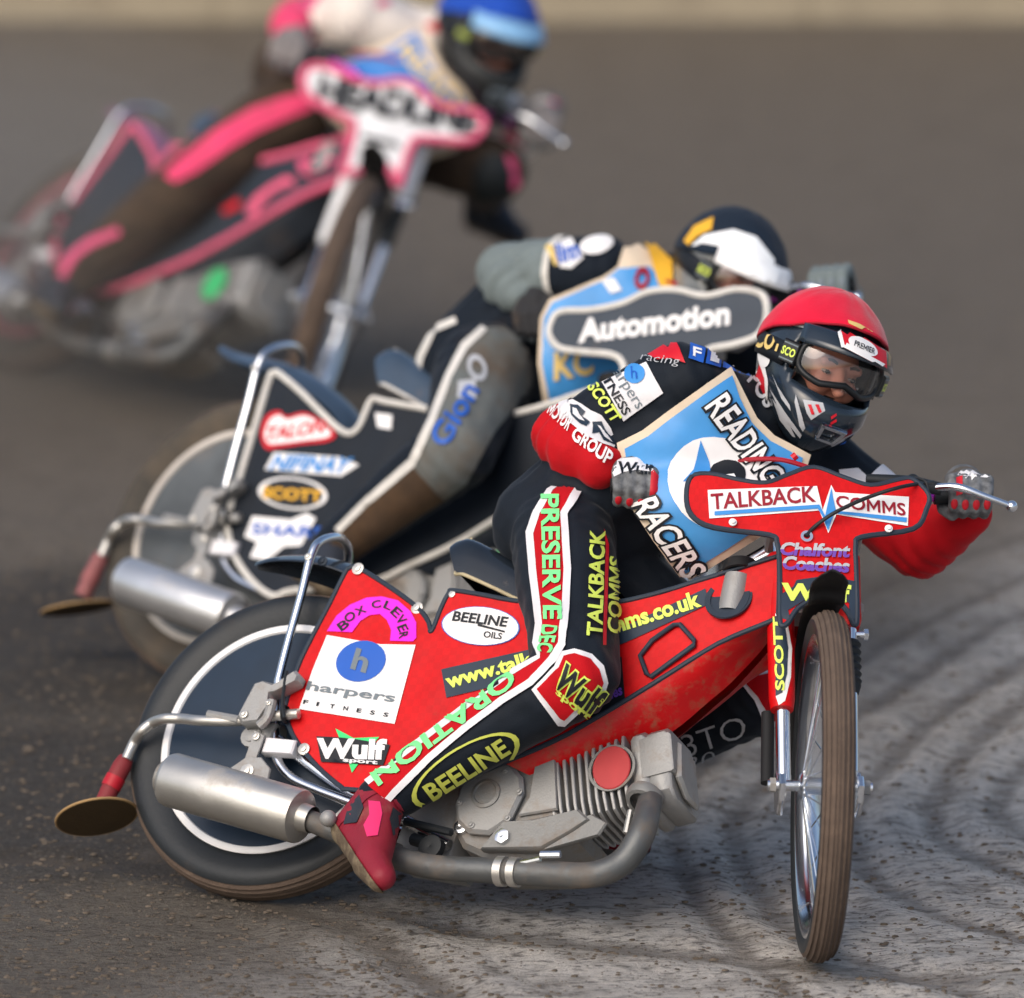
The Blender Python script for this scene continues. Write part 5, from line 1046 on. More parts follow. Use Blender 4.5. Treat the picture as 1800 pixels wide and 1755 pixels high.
E1('shoulder_patch', [(0.6426,-0.14,0.9334),(0.6756,-0.14,0.9596),(0.7157,-0.14,0.9622),(0.7479,-0.14,0.9194),(0.7129,-0.14,0.9268),(0.6819,-0.14,0.9211)], RED_P, 'full', .0045, step=.01); D1('racing', [(0.6445,-0.14,0.9093),(0.7378,-0.14,0.9077),(0.6407,-0.14,0.9305)], SILV_P, 'full', .006, -.01, .2)
E1('shoulder_patch', [(0.9411,0.2,0.93),(0.9719,0.2,0.9548),(0.9917,0.2,0.9433),(0.9889,0.2,0.9159),(0.9641,0.2,0.9079)], BLUE_P, 'full', .0045, step=.01); D1('A', [(0.9609,0.2,0.9185),(0.9832,0.2,0.9261),(0.9539,0.2,0.9421)], WHITE_P, 'full', .006, .02)
D1('POS', [(0.8209,0,0.9515),(0.89,0,0.8936),(0.8429,-0,0.978)], SILV_P, 'full', .006, .03)
# --- race bib, a stiff tabard hanging from the shoulders
bp = remesh(join(caps([(0.7038,-0.01,0.7756)][0], .165, [(0.8844,0.1,0.7926)][0], .15), caps([(0.7554,0,0.6378)][0], .14, [(0.8809,0.05,0.6478)][0], .135), caps([(0.7729,-0.05,0.851)][0], .125, [(0.8927,0.08,0.8379)][0], .12), (GV1['torso'][0], GV1['torso'][1])), .012, 12); bt = bvh(bp)
bo_ = [(0.8332,-0.1,0.9365),(0.7876,-0.1,0.8943),(0.7359,-0.1,0.8407),(0.6749,-0.1,0.7726),(0.6254,-0.1,0.738),(0.6601,-0.1,0.661),(0.7013,-0.1,0.5984),(0.7777,-0.1,0.5265),(0.8781,-0.1,0.4418),(0.9167,-0.1,0.4698),(1.018,-0.1,0.5588),(1.085,-0.1,0.6255),(1.08,-0.1,0.7046),(1.081,-0.1,0.758),(1.041,-0.1,0.7725),(0.9832,-0.1,0.7933),(0.9293,-0.1,0.8293),(0.8788,-0.1,0.8846)]
bib = E1('race_bib', bo_, CREAM, bt, .006, par=r1, step=.014)
bi_ = [(0.8409,-0.1,0.9158),(0.8003,-0.1,0.8794),(0.7531,-0.1,0.829),(0.6921,-0.1,0.7609),(0.648,-0.1,0.7269),(0.6778,-0.1,0.6655),(0.7173,-0.1,0.6081),(0.7895,-0.1,0.5411),(0.8749,-0.1,0.4653),(0.9105,-0.1,0.4903),(1.006,-0.1,0.5748),(1.067,-0.1,0.6396),(1.063,-0.1,0.7056),(1.064,-0.1,0.7482),(1.037,-0.1,0.7574),(0.9767,-0.1,0.7793),(0.9197,-0.1,0.8163),(0.8722,-0.1,0.8705)]
E1('bib_front', bi_, SKY_BIB, bt, .009, par=bib, step=.014)
for s, p in (('READING', [(0.799,-0.1,0.839),(0.9984,-0.1,0.6669),(0.8353,-0.1,0.8802)]), ('RACERS', [(0.7031,-0.1,0.6012),(0.8755,-0.1,0.4547),(0.7494,-0.1,0.6275)])):
    D1(s, p, BLACK_P, bt, .0125, .10, .1, bib); D1(s, p, WHITE_P, bt, .0142, .02, .1, bib)
E1('bib_disc', oval([(0.8852,-0.1,0.6711),(1.008,-0.1,0.6573),(0.9009,-0.1,0.5662)]), WHITE_P, bt, .0105, par=bib); E1('bib_mark', [(0.8137,-0.1,0.7639),(0.8196,-0.1,0.691),(0.8039,-0.1,0.6626),(0.8695,-0.1,0.6694),(0.8493,-0.1,0.7181)], LBLUE_P, bt, .0118, par=bib)
E1('bib_mark', oval([(0.9015,-0.1,0.6888),(0.941,-0.1,0.7009),(0.9203,-0.1,0.6534)]), BLACK_P, bt, .0118, par=bib)
E1('bib_mark', [(0.8915,-0.1,0.6504),(0.8742,-0.1,0.6806),(0.9172,-0.1,0.6904),(0.9297,-0.1,0.6757),(0.903,-0.1,0.6703)], WHITE_P, bt, .013, par=bib)
build('bib_tie', tube([(1.05,-0.12,0.7373),(1.057,-0.12,0.7459)], .008, 8), RED_P, bib)
# --- gloves
GLOVE = mat('grey mesh glove', srgb(104, 106, 108), .7, bump=.5, bscale=160, var=.6, vscale=60); GRED = mat('red glove pad', srgb(196, 30, 44), .5)
rg1, rgt1, RW = make_hand(r1, J1['rhand'], ST1.Y, WR1, WU1, GLOVE, GRED, 1)
lg1, lgt1, LW = make_hand(r1, J1['lhand'], -ST1.Y, WL1, WV1, GLOVE, GRED, -1)
Gp = lambda p, m, t, par, lift=.0016: panel('glove_print', p, m, par, t, VW1, lift, step=.007)
Gp([(0.6784,-0.2,0.6448),(0.6999,-0.2,0.6631),(0.736,-0.2,0.6695),(0.7733,-0.2,0.6626),(0.7857,-0.2,0.6399),(0.7447,-0.2,0.641),(0.7148,-0.2,0.6326),(0.6969,-0.2,0.6201)], WHITE_TRIM, rgt1, rg1); lettering('Wulf', [(0.6998,-0.2,0.6284),(0.7847,-0.2,0.6345),(0.6971,-0.2,0.6548)], BLACK_P, rg1, rgt1, VW1, .0028, .03)
Gp([(0.7773,-0.2,0.6497),(0.7986,-0.2,0.6333),(0.8138,-0.2,0.5923),(0.8081,-0.2,0.5758),(0.7942,-0.2,0.577),(0.7858,-0.2,0.6133)], GRED, rgt1, rg1)
Gp([(1.295,0.15,0.851),(1.312,0.15,0.8742),(1.364,0.15,0.8796),(1.385,0.15,0.863),(1.367,0.15,0.8531),(1.327,0.15,0.8516)], WHITE_TRIM, lgt1, lg1); lettering('W', [(1.307,0.15,0.8469),(1.343,0.15,0.8426),(1.31,0.15,0.8739)], WHITE_P, lg1, lgt1, VW1, .0028, .03); Gp([(1.294,0.15,0.8455),(1.308,0.15,0.8523),(1.32,0.15,0.8108),(1.306,0.15,0.804)], GRED, lgt1, lg1)
# --- boots
rb1, rbt1 = make_boot(r1, J1['rknee'], J1['rank'], [(0.3387,-0.2,-0.2389)][0], [(0.5014,-0.3,-0.3715)][0], LEATHER_R, LEATHER_R, SOLE, V3((.45, .15, .9)))
lb1, lbt1 = make_boot(r1, J1['lknee'], J1['lank'], V3(J1['lank'])+V3((-.05, .10, -.03)), V3(J1['lank'])+V3((.16, .09, -.05)), LEATHER_R, LEATHER_R, mat('steel shoe', (.4, .4, .4, 1), .4, .9, mud=.3), V3((0, -.55, .83)))
panel('boot_patch', [(0.3445,-0.25,-0.2104),(0.3619,-0.25,-0.1795),(0.3813,-0.25,-0.2059),(0.3761,-0.25,-0.2405),(0.3462,-0.25,-0.2493)], LEATHER_K, rb1, rbt1, VW1, .003, step=.01); panel('boot_patch', [(0.447,-0.25,-0.1981),(0.4839,-0.25,-0.2197),(0.4881,-0.25,-0.2582),(0.4672,-0.25,-0.2607),(0.4472,-0.25,-0.2241)], LEATHER_K, rb1, rbt1, VW1, .003, step=.01)
panel('boot_patch', [(0.387,-0.25,-0.1896),(0.4141,-0.25,-0.189),(0.4274,-0.25,-0.2134),(0.4323,-0.25,-0.2623),(0.4095,-0.25,-0.2677),(0.3935,-0.25,-0.2436),(0.3994,-0.25,-0.2194)], prt('pink boot print', (226, 52, 110)), rb1, rbt1, VW1, .003, step=.01)
# --- helmet
hf1 = local_dir((0.878,0.3907,0.2766), (-0.0946,-0.4248,0.9003), (-0.4692,0.8166,0.336), .37, -.22, .90); hu1 = local_dir((0.878,0.3907,0.2766), (-0.0946,-0.4248,0.9003), (-0.4692,0.8166,0.336), .42, .88, .2)
HSH = mat('dark graphic helmet', srgb(34, 44, 54), .18, coat=.6, var=.1)
PAL_H1 = dict(shell=HSH, goggle=mat('black goggle frame', (.012, .014, .016, 1), .35), lens=LENS, strap=BLACK_P, peak=HSH, cap=RED_CAP, cap_band=mat('dark red hem', srgb(150, 14, 36), .8), vent=CHROME_D, rolls=None)
h1 = make_helmet(r1, J1['head'], hf1, hu1, PAL_H1, 1.02)
Hq = lambda nm, p, m, lift=.002, k='st', par='he': panel(nm, p, m, h1[par], h1[k], VW1, lift, step=.008)
Hq('graphic', [(0.8933,-0.1,0.9398),(0.8893,-0.1,0.9798),(0.913,-0.1,0.9552),(0.9319,-0.1,0.9194),(0.9444,-0.1,0.8777),(0.9535,-0.1,0.8384),(0.9287,-0.1,0.8761),(0.9061,-0.1,0.9061)], WHITE_P); Hq('graphic', [(0.903,-0.1,0.9165),(0.9025,-0.1,0.9541),(0.9224,-0.1,0.9238),(0.9352,-0.1,0.8902),(0.9412,-0.1,0.8613),(0.9195,-0.1,0.8886)], RED_P, .0032)
Hq('graphic', oval([(0.9079,-0.1,0.9722),(0.9222,-0.1,0.9695),(0.9136,-0.1,0.9485)]), WHITE_P, .0042)
for p in ([(0.9346,-0.1,0.9371),(0.9745,-0.1,0.8807),(1.005,-0.1,0.8543),(0.9988,-0.1,0.8671),(0.9568,-0.1,0.9084)], [(0.9434,-0.1,0.8991),(0.9875,-0.1,0.8419),(1.047,-0.1,0.7945),(1.048,-0.1,0.8025),(0.993,-0.1,0.8504)], [(1.005,-0.1,0.8918),(1.051,-0.1,0.8189),(1.048,-0.1,0.8106),(1.036,-0.1,0.8227),(1.007,-0.1,0.8759)], [(0.9549,-0.1,0.8787),(1.012,-0.1,0.8242),(1.036,-0.1,0.796),(1.028,-0.1,0.7978),(0.988,-0.1,0.8312)], [(0.8986,-0.1,1.048),(0.9444,-0.1,1.058),(0.9869,-0.1,1.051),(1.011,-0.1,1.043),(0.9581,-0.1,1.048)]): Hq('graphic', p, SILV_P, .0024)
Hq('graphic', [(1.024,-0.1,0.883),(1.073,-0.1,0.8799),(1.084,-0.1,0.8622),(1.058,-0.1,0.8383),(1.043,-0.1,0.8528)], SILV_P); 
for p in ([(1.039,-0.1,0.8724),(1.047,-0.1,0.8732),(1.062,-0.1,0.8521),(1.055,-0.1,0.8513)], [(1.056,-0.1,0.8741),(1.064,-0.1,0.8749),(1.077,-0.1,0.8588),(1.071,-0.1,0.8556)], [(1.101,-0.1,0.8506),(1.111,-0.1,0.8597),(1.114,-0.1,0.8546),(1.104,-0.1,0.8442)], [(1.104,-0.1,0.8376),(1.115,-0.1,0.8467),(1.118,-0.1,0.8404),(1.107,-0.1,0.8326)]): Hq('graphic', p, RED_P, .0034)
Pq = lambda nm, p, m, lift=.006: panel(nm, p, m, h1['peak'], h1['peak_t'], VW1, lift, step=.008)
Pq('graphic', [(1.085,-0.15,1.035),(1.208,-0.15,0.9998),(1.227,-0.15,0.9417),(1.193,-0.15,0.9583),(1.11,-0.15,0.9876)], RED_P); Pq('graphic', [(1.076,-0.15,1.038),(1.086,-0.15,1.036),(1.113,-0.15,0.988),(1.104,-0.15,0.9871)], WHITE_P, .007); Pq('graphic', [(1.11,-0.15,0.9876),(1.193,-0.15,0.9583),(1.226,-0.15,0.9456),(1.216,-0.15,0.9606),(1.175,-0.15,0.9752),(1.114,-0.15,0.9987)], WHITE_P, .007)
Pq('graphic', oval([(1.153,-0.15,0.9945),(1.191,-0.15,0.9822),(1.153,-0.15,0.9784)]), WHITE_P, .0075); lettering('PREMIER', [(1.132,-0.15,0.9938),(1.184,-0.15,0.9788),(1.131,-0.15,1.006)], BLACK_P, h1['peak'], h1['peak_t'], VW1, .0088, .01)
panel('label', [(1.101,-0.15,1.052),(1.106,-0.15,1.044),(1.165,-0.15,1.025),(1.166,-0.15,1.032),(1.13,-0.15,1.046)], GOLD_P, h1['cap'], h1['cap_t'], VW1, .006, step=.008)
lettering('SCOTT', [(0.8627,-0.1,0.996),(0.9558,-0.1,0.9836),(0.8633,-0.1,1.039)], GOLD_P, h1['gg'], h1['strap_t'], VW1, .004, .04)

# ---------------------------------------------------------------- second motorcycle: black covers, white piping
BLK_COVER = mat('black cover cloth', srgb(20, 27, 36), .55, bump=.2, bscale=90, mud=.1, var=.2, spec=.3); W_PIPE = mat('dirty white piping', srgb(216, 212, 204), .6, mud=.2)
DISC2 = mat('grey scuffed wheel disc', srgb(84, 88, 90), .4, mud=.3, mudcol=srgb(120, 108, 96), mscale=6, var=.4, vscale=7)
SLATE = mat('slate front cover', srgb(50, 60, 72), .5, mud=.1, spec=.3)
RUSTY = mat('mud browned steel', srgb(128, 104, 72), .5, .4, mud=.45, mudcol=srgb(104, 78, 52), mscale=14)
PAL2 = dict(PAL1, flap_n=(-.1, .34, .93), tyre=TYRE_M, rim=mat('worn pale rim', srgb(196, 188, 178), .4, mud=.3), disc=DISC2, guard_mat=PLASTIC_B, sleeve=mat('dusty pink sleeve', srgb(140, 84, 84), .6, mud=.25), tape=mat('dusty pink tape', srgb(146, 86, 86), .6, mud=.25), sil=mat('pale silencer', (.66, .66, .66, 1), .35, .8, mud=.1), badge=mat('green badge', srgb(60, 180, 110), .5),
    seat=PLASTIC_B, seat_edge=W_PIPE, cover=BLK_COVER, trim=W_PIPE, belly_mat=BLK_COVER, fork=BLK_COVER, plate=SLATE, plate_trim=W_PIPE, pipe_r=.008, plate_pipe=.009,
    guard=[(-.22, 0, .47), (-.15, 0, .455), (-.05, 0, .45), (.03, 0, .44), (.12, 0, .41), (.22, 0, .36), (.30, 0, .28)],
    tank_top=[(.50, .345), (.66, .355), (.778, .378), (.962, .46), (1.075, .512)])
OUT2 = xz([(0.0407,-0.112,0.0374),(0.0407,-0.112,0.1435),(0.0396,-0.112,0.2851),(0.0376,-0.112,0.3787),(0.0434,-0.112,0.3907),(0.0602,-0.112,0.3913),(0.1415,-0.112,0.3542),(0.2364,-0.112,0.302),(0.2874,-0.112,0.2771),(0.3197,-0.112,0.2712),(0.3395,-0.112,0.2906),(0.3473,-0.112,0.3338),(0.3546,-0.112,0.36),(0.378,-0.112,0.36),(0.4256,-0.112,0.3573)])+OUT1[17:29]+xz([(0.2974,-0.112,-0.1191),(0.2462,-0.112,-0.1399),(0.1792,-0.112,-0.1179),(0.112,-0.112,-0.0733),(0.0663,-0.112,-0.0228)])
PLT2 = [(p[1], p[2]) for p in [(0.13,-0.2616,0.6925),(0.13,-0.2842,0.6666),(0.13,-0.286,0.6358),(0.13,-0.259,0.6022),(0.13,-0.1971,0.5849),(0.13,-0.1353,0.5718),(0.13,-0.1061,0.548),(0.13,-0.0992,0.4914),(0.13,-0.097,0.4075),(0.13,0.0117,0.3943),(0.13,0.0791,0.4045),(0.13,0.0846,0.5154),(0.13,0.0958,0.5589),(0.13,0.1564,0.5697),(0.13,0.21,0.5868),(0.13,0.2308,0.6266),(0.13,0.2271,0.6759),(0.13,0.201,0.6968),(0.13,0.1534,0.7044),(0.13,0.0859,0.6943),(0.13,0.0175,0.7152),(0.13,-0.0506,0.7164),(0.13,-0.1113,0.6944),(0.13,-0.1863,0.6878)]]
bike2, ST2, H2 = make_bike('speedway_motorcycle', 37, 28, (-0.6451,2.27,0.3149), -76, PAL2, OUT2, PLT2, 'black speedway motorcycle with white piping, in the middle of the three')
sd, sdt = H2['side'], H2['side_t']
L2 = lambda s, p, m, lift=.005, bold=.0, shear=0, par=sd, t=sdt: lettering(s, p, m, par, t, VW2, lift, bold, shear)
Q2 = lambda nm, p, m, lift=.003, par=sd, t=sdt, **k: panel(nm, p, m, par, t, VW2, lift, **k)
Q2('sticker', [(0.0668,-0.12,0.2403),(0.0681,-0.12,0.283),(0.0989,-0.12,0.3009),(0.1282,-0.12,0.2903),(0.1818,-0.12,0.3053),(0.2749,-0.12,0.2714),(0.2709,-0.12,0.2456),(0.1933,-0.12,0.2275),(0.1316,-0.12,0.2115),(0.097,-0.12,0.2044)], RED_P, sm=4); Q2('sticker', [(0.0798,-0.12,0.2419),(0.0841,-0.12,0.2764),(0.1061,-0.12,0.2904),(0.1327,-0.12,0.2823),(0.1848,-0.12,0.2971),(0.262,-0.12,0.2698),(0.2583,-0.12,0.2525),(0.1903,-0.12,0.2357),(0.1281,-0.12,0.2209),(0.0985,-0.12,0.2187)], WHITE_P, .0045, sm=4)
L2('TALON', [(0.09,-0.12,0.2233),(0.2511,-0.12,0.2629),(0.0846,-0.12,0.2566)], RED_P, .006, .03, .2)
Q2('sticker', [(0.1116,-0.12,0.1553),(0.1226,-0.12,0.199),(0.3167,-0.12,0.2118),(0.3747,-0.12,0.1993),(0.3332,-0.12,0.1661),(0.3002,-0.12,0.1647)], WHITE_P); L2('NIFINAY', [(0.1245,-0.12,0.1569),(0.3495,-0.12,0.1765),(0.1278,-0.12,0.194)], LBLUE_P, .0055, .03, .2)
ov = [(0.2114,-0.12,0.1086),(0.3129,-0.12,0.1115),(0.2172,-0.12,0.0699)]; Q2('sticker', oval(ov), WHITE_P); Q2('sticker', oval(ov, s=.86), BLACK_P, .0045); L2('SCOTT', [(0.1299,-0.12,0.087),(0.3012,-0.12,0.0974),(0.1232,-0.12,0.1144)], YEL_P, .006, .04)
Q2('sticker', [(0.1166,-0.12,0.0402),(0.2292,-0.12,0.0461),(0.2683,-0.12,0.068),(0.2989,-0.12,0.0578),(0.2806,-0.12,-0.0119),(0.2335,-0.12,-0.0208),(0.197,-0.12,-0.0592),(0.1457,-0.12,-0.0575),(0.1523,-0.12,-0.0201),(0.1118,-0.12,-0.0112)], WHITE_P); L2('SHARP', [(0.1292,-0.12,-0.0033),(0.342,-0.12,0.0129),(0.1258,-0.12,0.0244)], BLUE_P, .0055, .02)
Q2('sticker', [(0.3747,-0.12,0.3286),(0.4246,-0.12,0.3291),(0.434,-0.12,0.2937),(0.3938,-0.12,0.2944)], WHITE_P)
S2C = lambda L: [ST2(p) for p in L]
lettering('Automotion', S2C([(0.14,-0.2108,0.6048),(0.14,0.1476,0.6141),(0.14,-0.2097,0.6637)]), WHITE_P, H2['plate'], H2['plate_t'], VW2, .004, .04)
HD2 = lambda r, u, c: local_dir((0.7986,0.5314,0.2825), (-0.119,-0.3208,0.9396), (-0.5899,0.784,0.193), r, u, c)
J2 = dict(pelv=[(0.49,0.08,0.513)][0], rhip=[(0.6044,-0.07,0.4736)][0], lhip=[(0.5554,0.1,0.4783)][0], rknee=[(0.745,-0.27,0.2256)][0], rank=[(0.4411,-0.2,-0.0153)][0], lknee=[(0.8381,0.3,0.2863)][0], lank=[(0.4615,0.45,0.1324)][0], chest=[(0.6602,0.14,0.7171)][0], rsho=[(0.8014,-0.02,0.7629)][0], lsho=[(0.8857,0.26,0.7437)][0], relb=[(0.548,-0.02,0.7344)][0], rhand=ST2((-.053, -.375, .765)), lelb=[(1.096,0.36,0.705)][0], lhand=ST2((-.055, .335, .763)), neck=[(0.8888,0.08,0.7851)][0], head=[(1.111,0.04,0.8251)][0])
WR2, WU2 = HD2(.5, -.6, .5), HD2(-.1, .6, .8)
J2['rwr'] = V3(J2['rhand'])-WR2*.085; J2['lwr'] = V3(J2['lhand'])-HD2(-.1, .2, .9)*.09
GREY_SUIT = cloth('grey suit cloth', (112, 122, 122), mud=.12); GREY_MUD = cloth('mud smeared grey suit', (104, 108, 106), mud=.55, mudcol=srgb(92, 74, 56), mscale=7)
BLK2 = cloth('black suit smeared with mud', (20, 28, 38), mud=.16, mudcol=srgb(80, 60, 44), mscale=6)
r2, body2, J2, GV2, T2, rw2, lw2 = make_rider('person', (37, 28, (-0.6451,2.27,0.3149)), J2, dict(suit=BLK2), 'rider with white fronted helmet and grey sleeves on the black motorcycle', 5.0)
D2 = lambda s, p, m, t, lift=.005, bold=.0, shear=0, par=body2: lettering(s, p, m, par, T2[t] if isinstance(t, str) else t, VW2, lift*1.6, bold, shear, mx=.012)
E2 = lambda nm, p, m, t, lift=.003, par=body2, **k: panel(nm, p, m, par, T2[t] if isinstance(t, str) else t, VW2, lift*1.5, **{**dict(step=.010), **k})
u2 = (J2['relb']-J2['rsho']).normalized(); c2 = J2['rsho'].lerp(J2['relb'], .38)
shell('sleeve', GV2['rarm'], [(c2, u2)], GREY_SUIT, body2, .0022); shell('sleeve', GV2['rfore'], [], GREY_SUIT, body2, .003); shell('sleeve_trim', GV2['rupper'], [(c2-u2*.012, u2), (c2+u2*.006, -u2)], W_PIPE, body2, .005)
E2('leg_panel', [(0.7038,-0.25,0.5331),(0.7808,-0.25,0.5462),(0.8784,-0.25,0.5464),(0.9298,-0.25,0.4693),(0.9298,-0.25,0.4002),(0.8506,-0.25,0.3492),(0.8195,-0.25,0.2901),(0.7869,-0.25,0.1616),(0.7386,-0.25,0.1141),(0.6453,-0.25,0.1688),(0.6167,-0.25,0.1888),(0.6408,-0.25,0.296),(0.6499,-0.25,0.4084),(0.6607,-0.25,0.4793)], GREY_MUD, 'rleg')
E2('leg_panel', [(0.6167,-0.25,0.1888),(0.7386,-0.25,0.1141),(0.6369,-0.25,0.032),(0.5372,-0.25,-0.0571),(0.4423,-0.25,-0.0695),(0.4792,-0.25,0.0117),(0.5318,-0.25,0.0948)], mat('brown caked trouser', srgb(72, 56, 42), .9, mud=.4, mudcol=srgb(96, 72, 50)), 'rleg', .0034)
E2('leg_trim', [(0.6961,-0.25,0.5364),(0.6578,-0.25,0.4874),(0.6404,-0.25,0.4073),(0.6326,-0.25,0.3006),(0.6134,-0.25,0.1981),(0.5184,-0.25,0.0862),(0.4633,-0.25,0.0097),(0.4799,-0.25,0.0007),(0.5381,-0.25,0.0776),(0.6348,-0.25,0.1841),(0.6543,-0.25,0.2949),(0.6612,-0.25,0.4042),(0.6783,-0.25,0.4758),(0.7156,-0.25,0.5275)], W_PIPE, 'rleg', .005)
E2('leg_trim', [(0.6154,-0.25,0.5509),(0.5603,-0.25,0.5207),(0.5438,-0.25,0.4517),(0.5521,-0.25,0.3689),(0.5605,-0.25,0.2444),(0.5496,-0.25,0.2013),(0.5651,-0.25,0.1949),(0.5769,-0.25,0.2353),(0.5708,-0.25,0.3627),(0.5635,-0.25,0.4428),(0.5746,-0.25,0.5084),(0.627,-0.25,0.5368)], W_PIPE, 'rleg', .005); E2('leg_trim', [(0.6154,-0.25,0.5509),(0.5603,-0.25,0.5207),(0.5438,-0.25,0.4517),(0.5521,-0.25,0.3689),(0.5605,-0.25,0.2444),(0.5496,-0.25,0.2013),(0.5651,-0.25,0.1949),(0.5769,-0.25,0.2353),(0.5708,-0.25,0.3627),(0.5635,-0.25,0.4428),(0.5746,-0.25,0.5084),(0.627,-0.25,0.5368)], W_PIPE, 'torso', .005)
ov = [(0.7196,-0.25,0.4334),(0.7479,-0.25,0.4089),(0.7065,-0.25,0.4151)]; E2('print', oval(ov), SILV_P, 'rleg', .0046, holes=[oval(ov, s=.6)])
D2('Gion', [(0.7054,-0.25,0.2345),(0.7458,-0.25,0.3781),(0.6488,-0.25,0.2553)], BLUE_P, 'rleg', .006, .02); E2('print', [(0.6807,-0.25,0.3954),(0.726,-0.25,0.4063),(0.743,-0.25,0.3584),(0.6919,-0.25,0.355)], SILV_P, 'rleg', .0044)
E2('shoulder_patch', oval([(0.8716,-0.15,0.7907),(0.9141,-0.15,0.8038),(0.8822,-0.15,0.7695)]), WHITE_P, 'rarm', .005); E2('shoulder_patch', oval([(0.8716,-0.15,0.7907),(0.9141,-0.15,0.8038),(0.8822,-0.15,0.7695)]), WHITE_P, 'torso', .005)
for t in ('rarm', 'torso'):
    E2('shoulder_patch', [(0.7924,-0.2,0.7664),(0.8338,-0.2,0.7878),(0.8867,-0.2,0.7434),(0.8608,-0.2,0.7154),(0.8285,-0.2,0.7146)], WHITE_P, t, .005); D2('lim', [(0.8226,-0.2,0.7223),(0.8773,-0.2,0.7424),(0.798,-0.2,0.7643)], BLUE_P, t, .0065, .03); E2('shoulder_patch', [(0.7707,-0.2,0.7584),(0.7845,-0.2,0.7656),(0.8288,-0.2,0.723),(0.815,-0.2,0.7159)], GOLD_P, t, .005)
bt2 = bvh(remesh(join(caps([(0.7432,-0,0.6482)][0], .16, [(0.9515,0.1,0.7081)][0], .15), caps([(0.7654,-0,0.5384)][0], .14, [(0.8479,0.1,0.5836)][0], .13), caps([(0.8722,0,0.7472)][0], .10, [(0.906,0.06,0.7727)][0], .09)), .012, 12))
bib2 = E2('race_bib', [(0.9133,-0.1,0.8527),(0.9107,-0.1,0.7573),(0.8785,-0.1,0.7286),(0.7499,-0.1,0.658),(0.7399,-0.1,0.612),(0.7715,-0.1,0.5037),(0.828,-0.1,0.3989),(0.9278,-0.1,0.3555),(1.049,-0.1,0.4257),(1.166,-0.1,0.5504),(1.127,-0.1,0.7121),(1.062,-0.1,0.7603),(0.9716,-0.1,0.834)], CREAM, bt2, .004, par=r2, step=.02)
E2('bib_front', [(0.9157,-0.1,0.7523),(0.8854,-0.1,0.7181),(0.7622,-0.1,0.651),(0.7518,-0.1,0.6106),(0.784,-0.1,0.5052),(0.8361,-0.1,0.4222),(0.9194,-0.1,0.3795),(1.042,-0.1,0.4443),(1.146,-0.1,0.5619),(1.105,-0.1,0.7096),(0.9949,-0.1,0.7668)], SKY_BIB, bt2, .010, par=bib2, step=.014)
E2('bib_mark', [(0.9142,-0.1,0.85),(0.9704,-0.1,0.8283),(1.056,-0.1,0.7848),(1.082,-0.1,0.7209),(1.042,-0.1,0.7233),(0.9747,-0.1,0.8064)], YEL_P, bt2, .013, par=bib2); ov = [(0.9865,-0.1,0.7351),(1.008,-0.1,0.7376),(0.9958,-0.1,0.7083)]; E2('bib_mark', oval(ov), MAROON_P, bt2, .015, par=bib2, holes=[oval(ov, s=.5)])
E2('bib_mark', [(0.8832,-0.1,0.7151),(0.9107,-0.1,0.7294),(0.9429,-0.1,0.7023),(0.9145,-0.1,0.6907)], WHITE_P, bt2, .013, par=bib2); D2('KC', [(0.8301,-0.1,0.4716),(0.926,-0.1,0.4997),(0.8085,-0.1,0.5332)], GOLD_P, bt2, .013, .03, 0, bib2)
GLV2 = mat('muddy black glove', srgb(44, 44, 46), .8, bump=.4, mud=.3, bscale=120)
rg2, rgt2, _ = make_hand(r2, J2['rhand'], ST2.Y, WR2, WU2, GLV2, GREY_P, 1); lg2, lgt2, _ = make_hand(r2, J2['lhand'], -ST2.Y, HD2(-.1, .2, .9), HD2(0, .9, .2), GREY_SUIT, GREY_P, -1)
make_boot(r2, J2['rknee'], J2['rank'], V3(J2['rank'])+V3((-.06, -.01, -.06)), V3(J2['rank'])+V3((.10, -.08, -.11)), LEATHER_K, LEATHER_K, SOLE, V3((.4, .1, .9))); make_boot(r2, J2['lknee'], J2['lank'], V3(J2['lank'])+V3((-.05, .10, -.03)), V3(J2['lank'])+V3((.16, .09, -.05)), LEATHER_K, LEATHER_K, SOLE, V3((0, -.45, .88)))
HS2 = mat('silver and black helmet', srgb(120, 122, 120), .25, coat=.4, var=.5, vscale=12)
h2 = make_helmet(r2, J2['head'], HD2(.40, -.38, .83), HD2(.46, .84, .28), dict(shell=HS2, goggle=MATS['black goggle frame'], lens=LENS, strap=BLACK_P, peak=WHITE_P, cap=cloth('navy helmet cloth', (26, 38, 52)), cap_front=22, cap_back=-12, vent=CHROME_D), .95)
panel('cloth_panel', [(1.089,-0.1,0.8218),(1.124,-0.1,0.8592),(1.197,-0.1,0.881),(1.264,-0.1,0.8717),(1.33,-0.1,0.8251),(1.345,-0.1,0.7922),(1.336,-0.1,0.7635),(1.305,-0.1,0.7739),(1.257,-0.1,0.8072),(1.18,-0.1,0.8375),(1.123,-0.1,0.8395)], prt('white helmet cloth', (244, 246, 246)), h2['cap'], h2['cap_t'], VW2, .006, step=.012)
panel('cloth_panel', [(1.073,-0.1,0.8396),(1.089,-0.1,0.8776),(1.134,-0.1,0.9048),(1.138,-0.1,0.8746),(1.106,-0.1,0.8544),(1.089,-0.1,0.8302)], YEL_P, h2['cap'], h2['cap_t'], VW2, .006, step=.012)
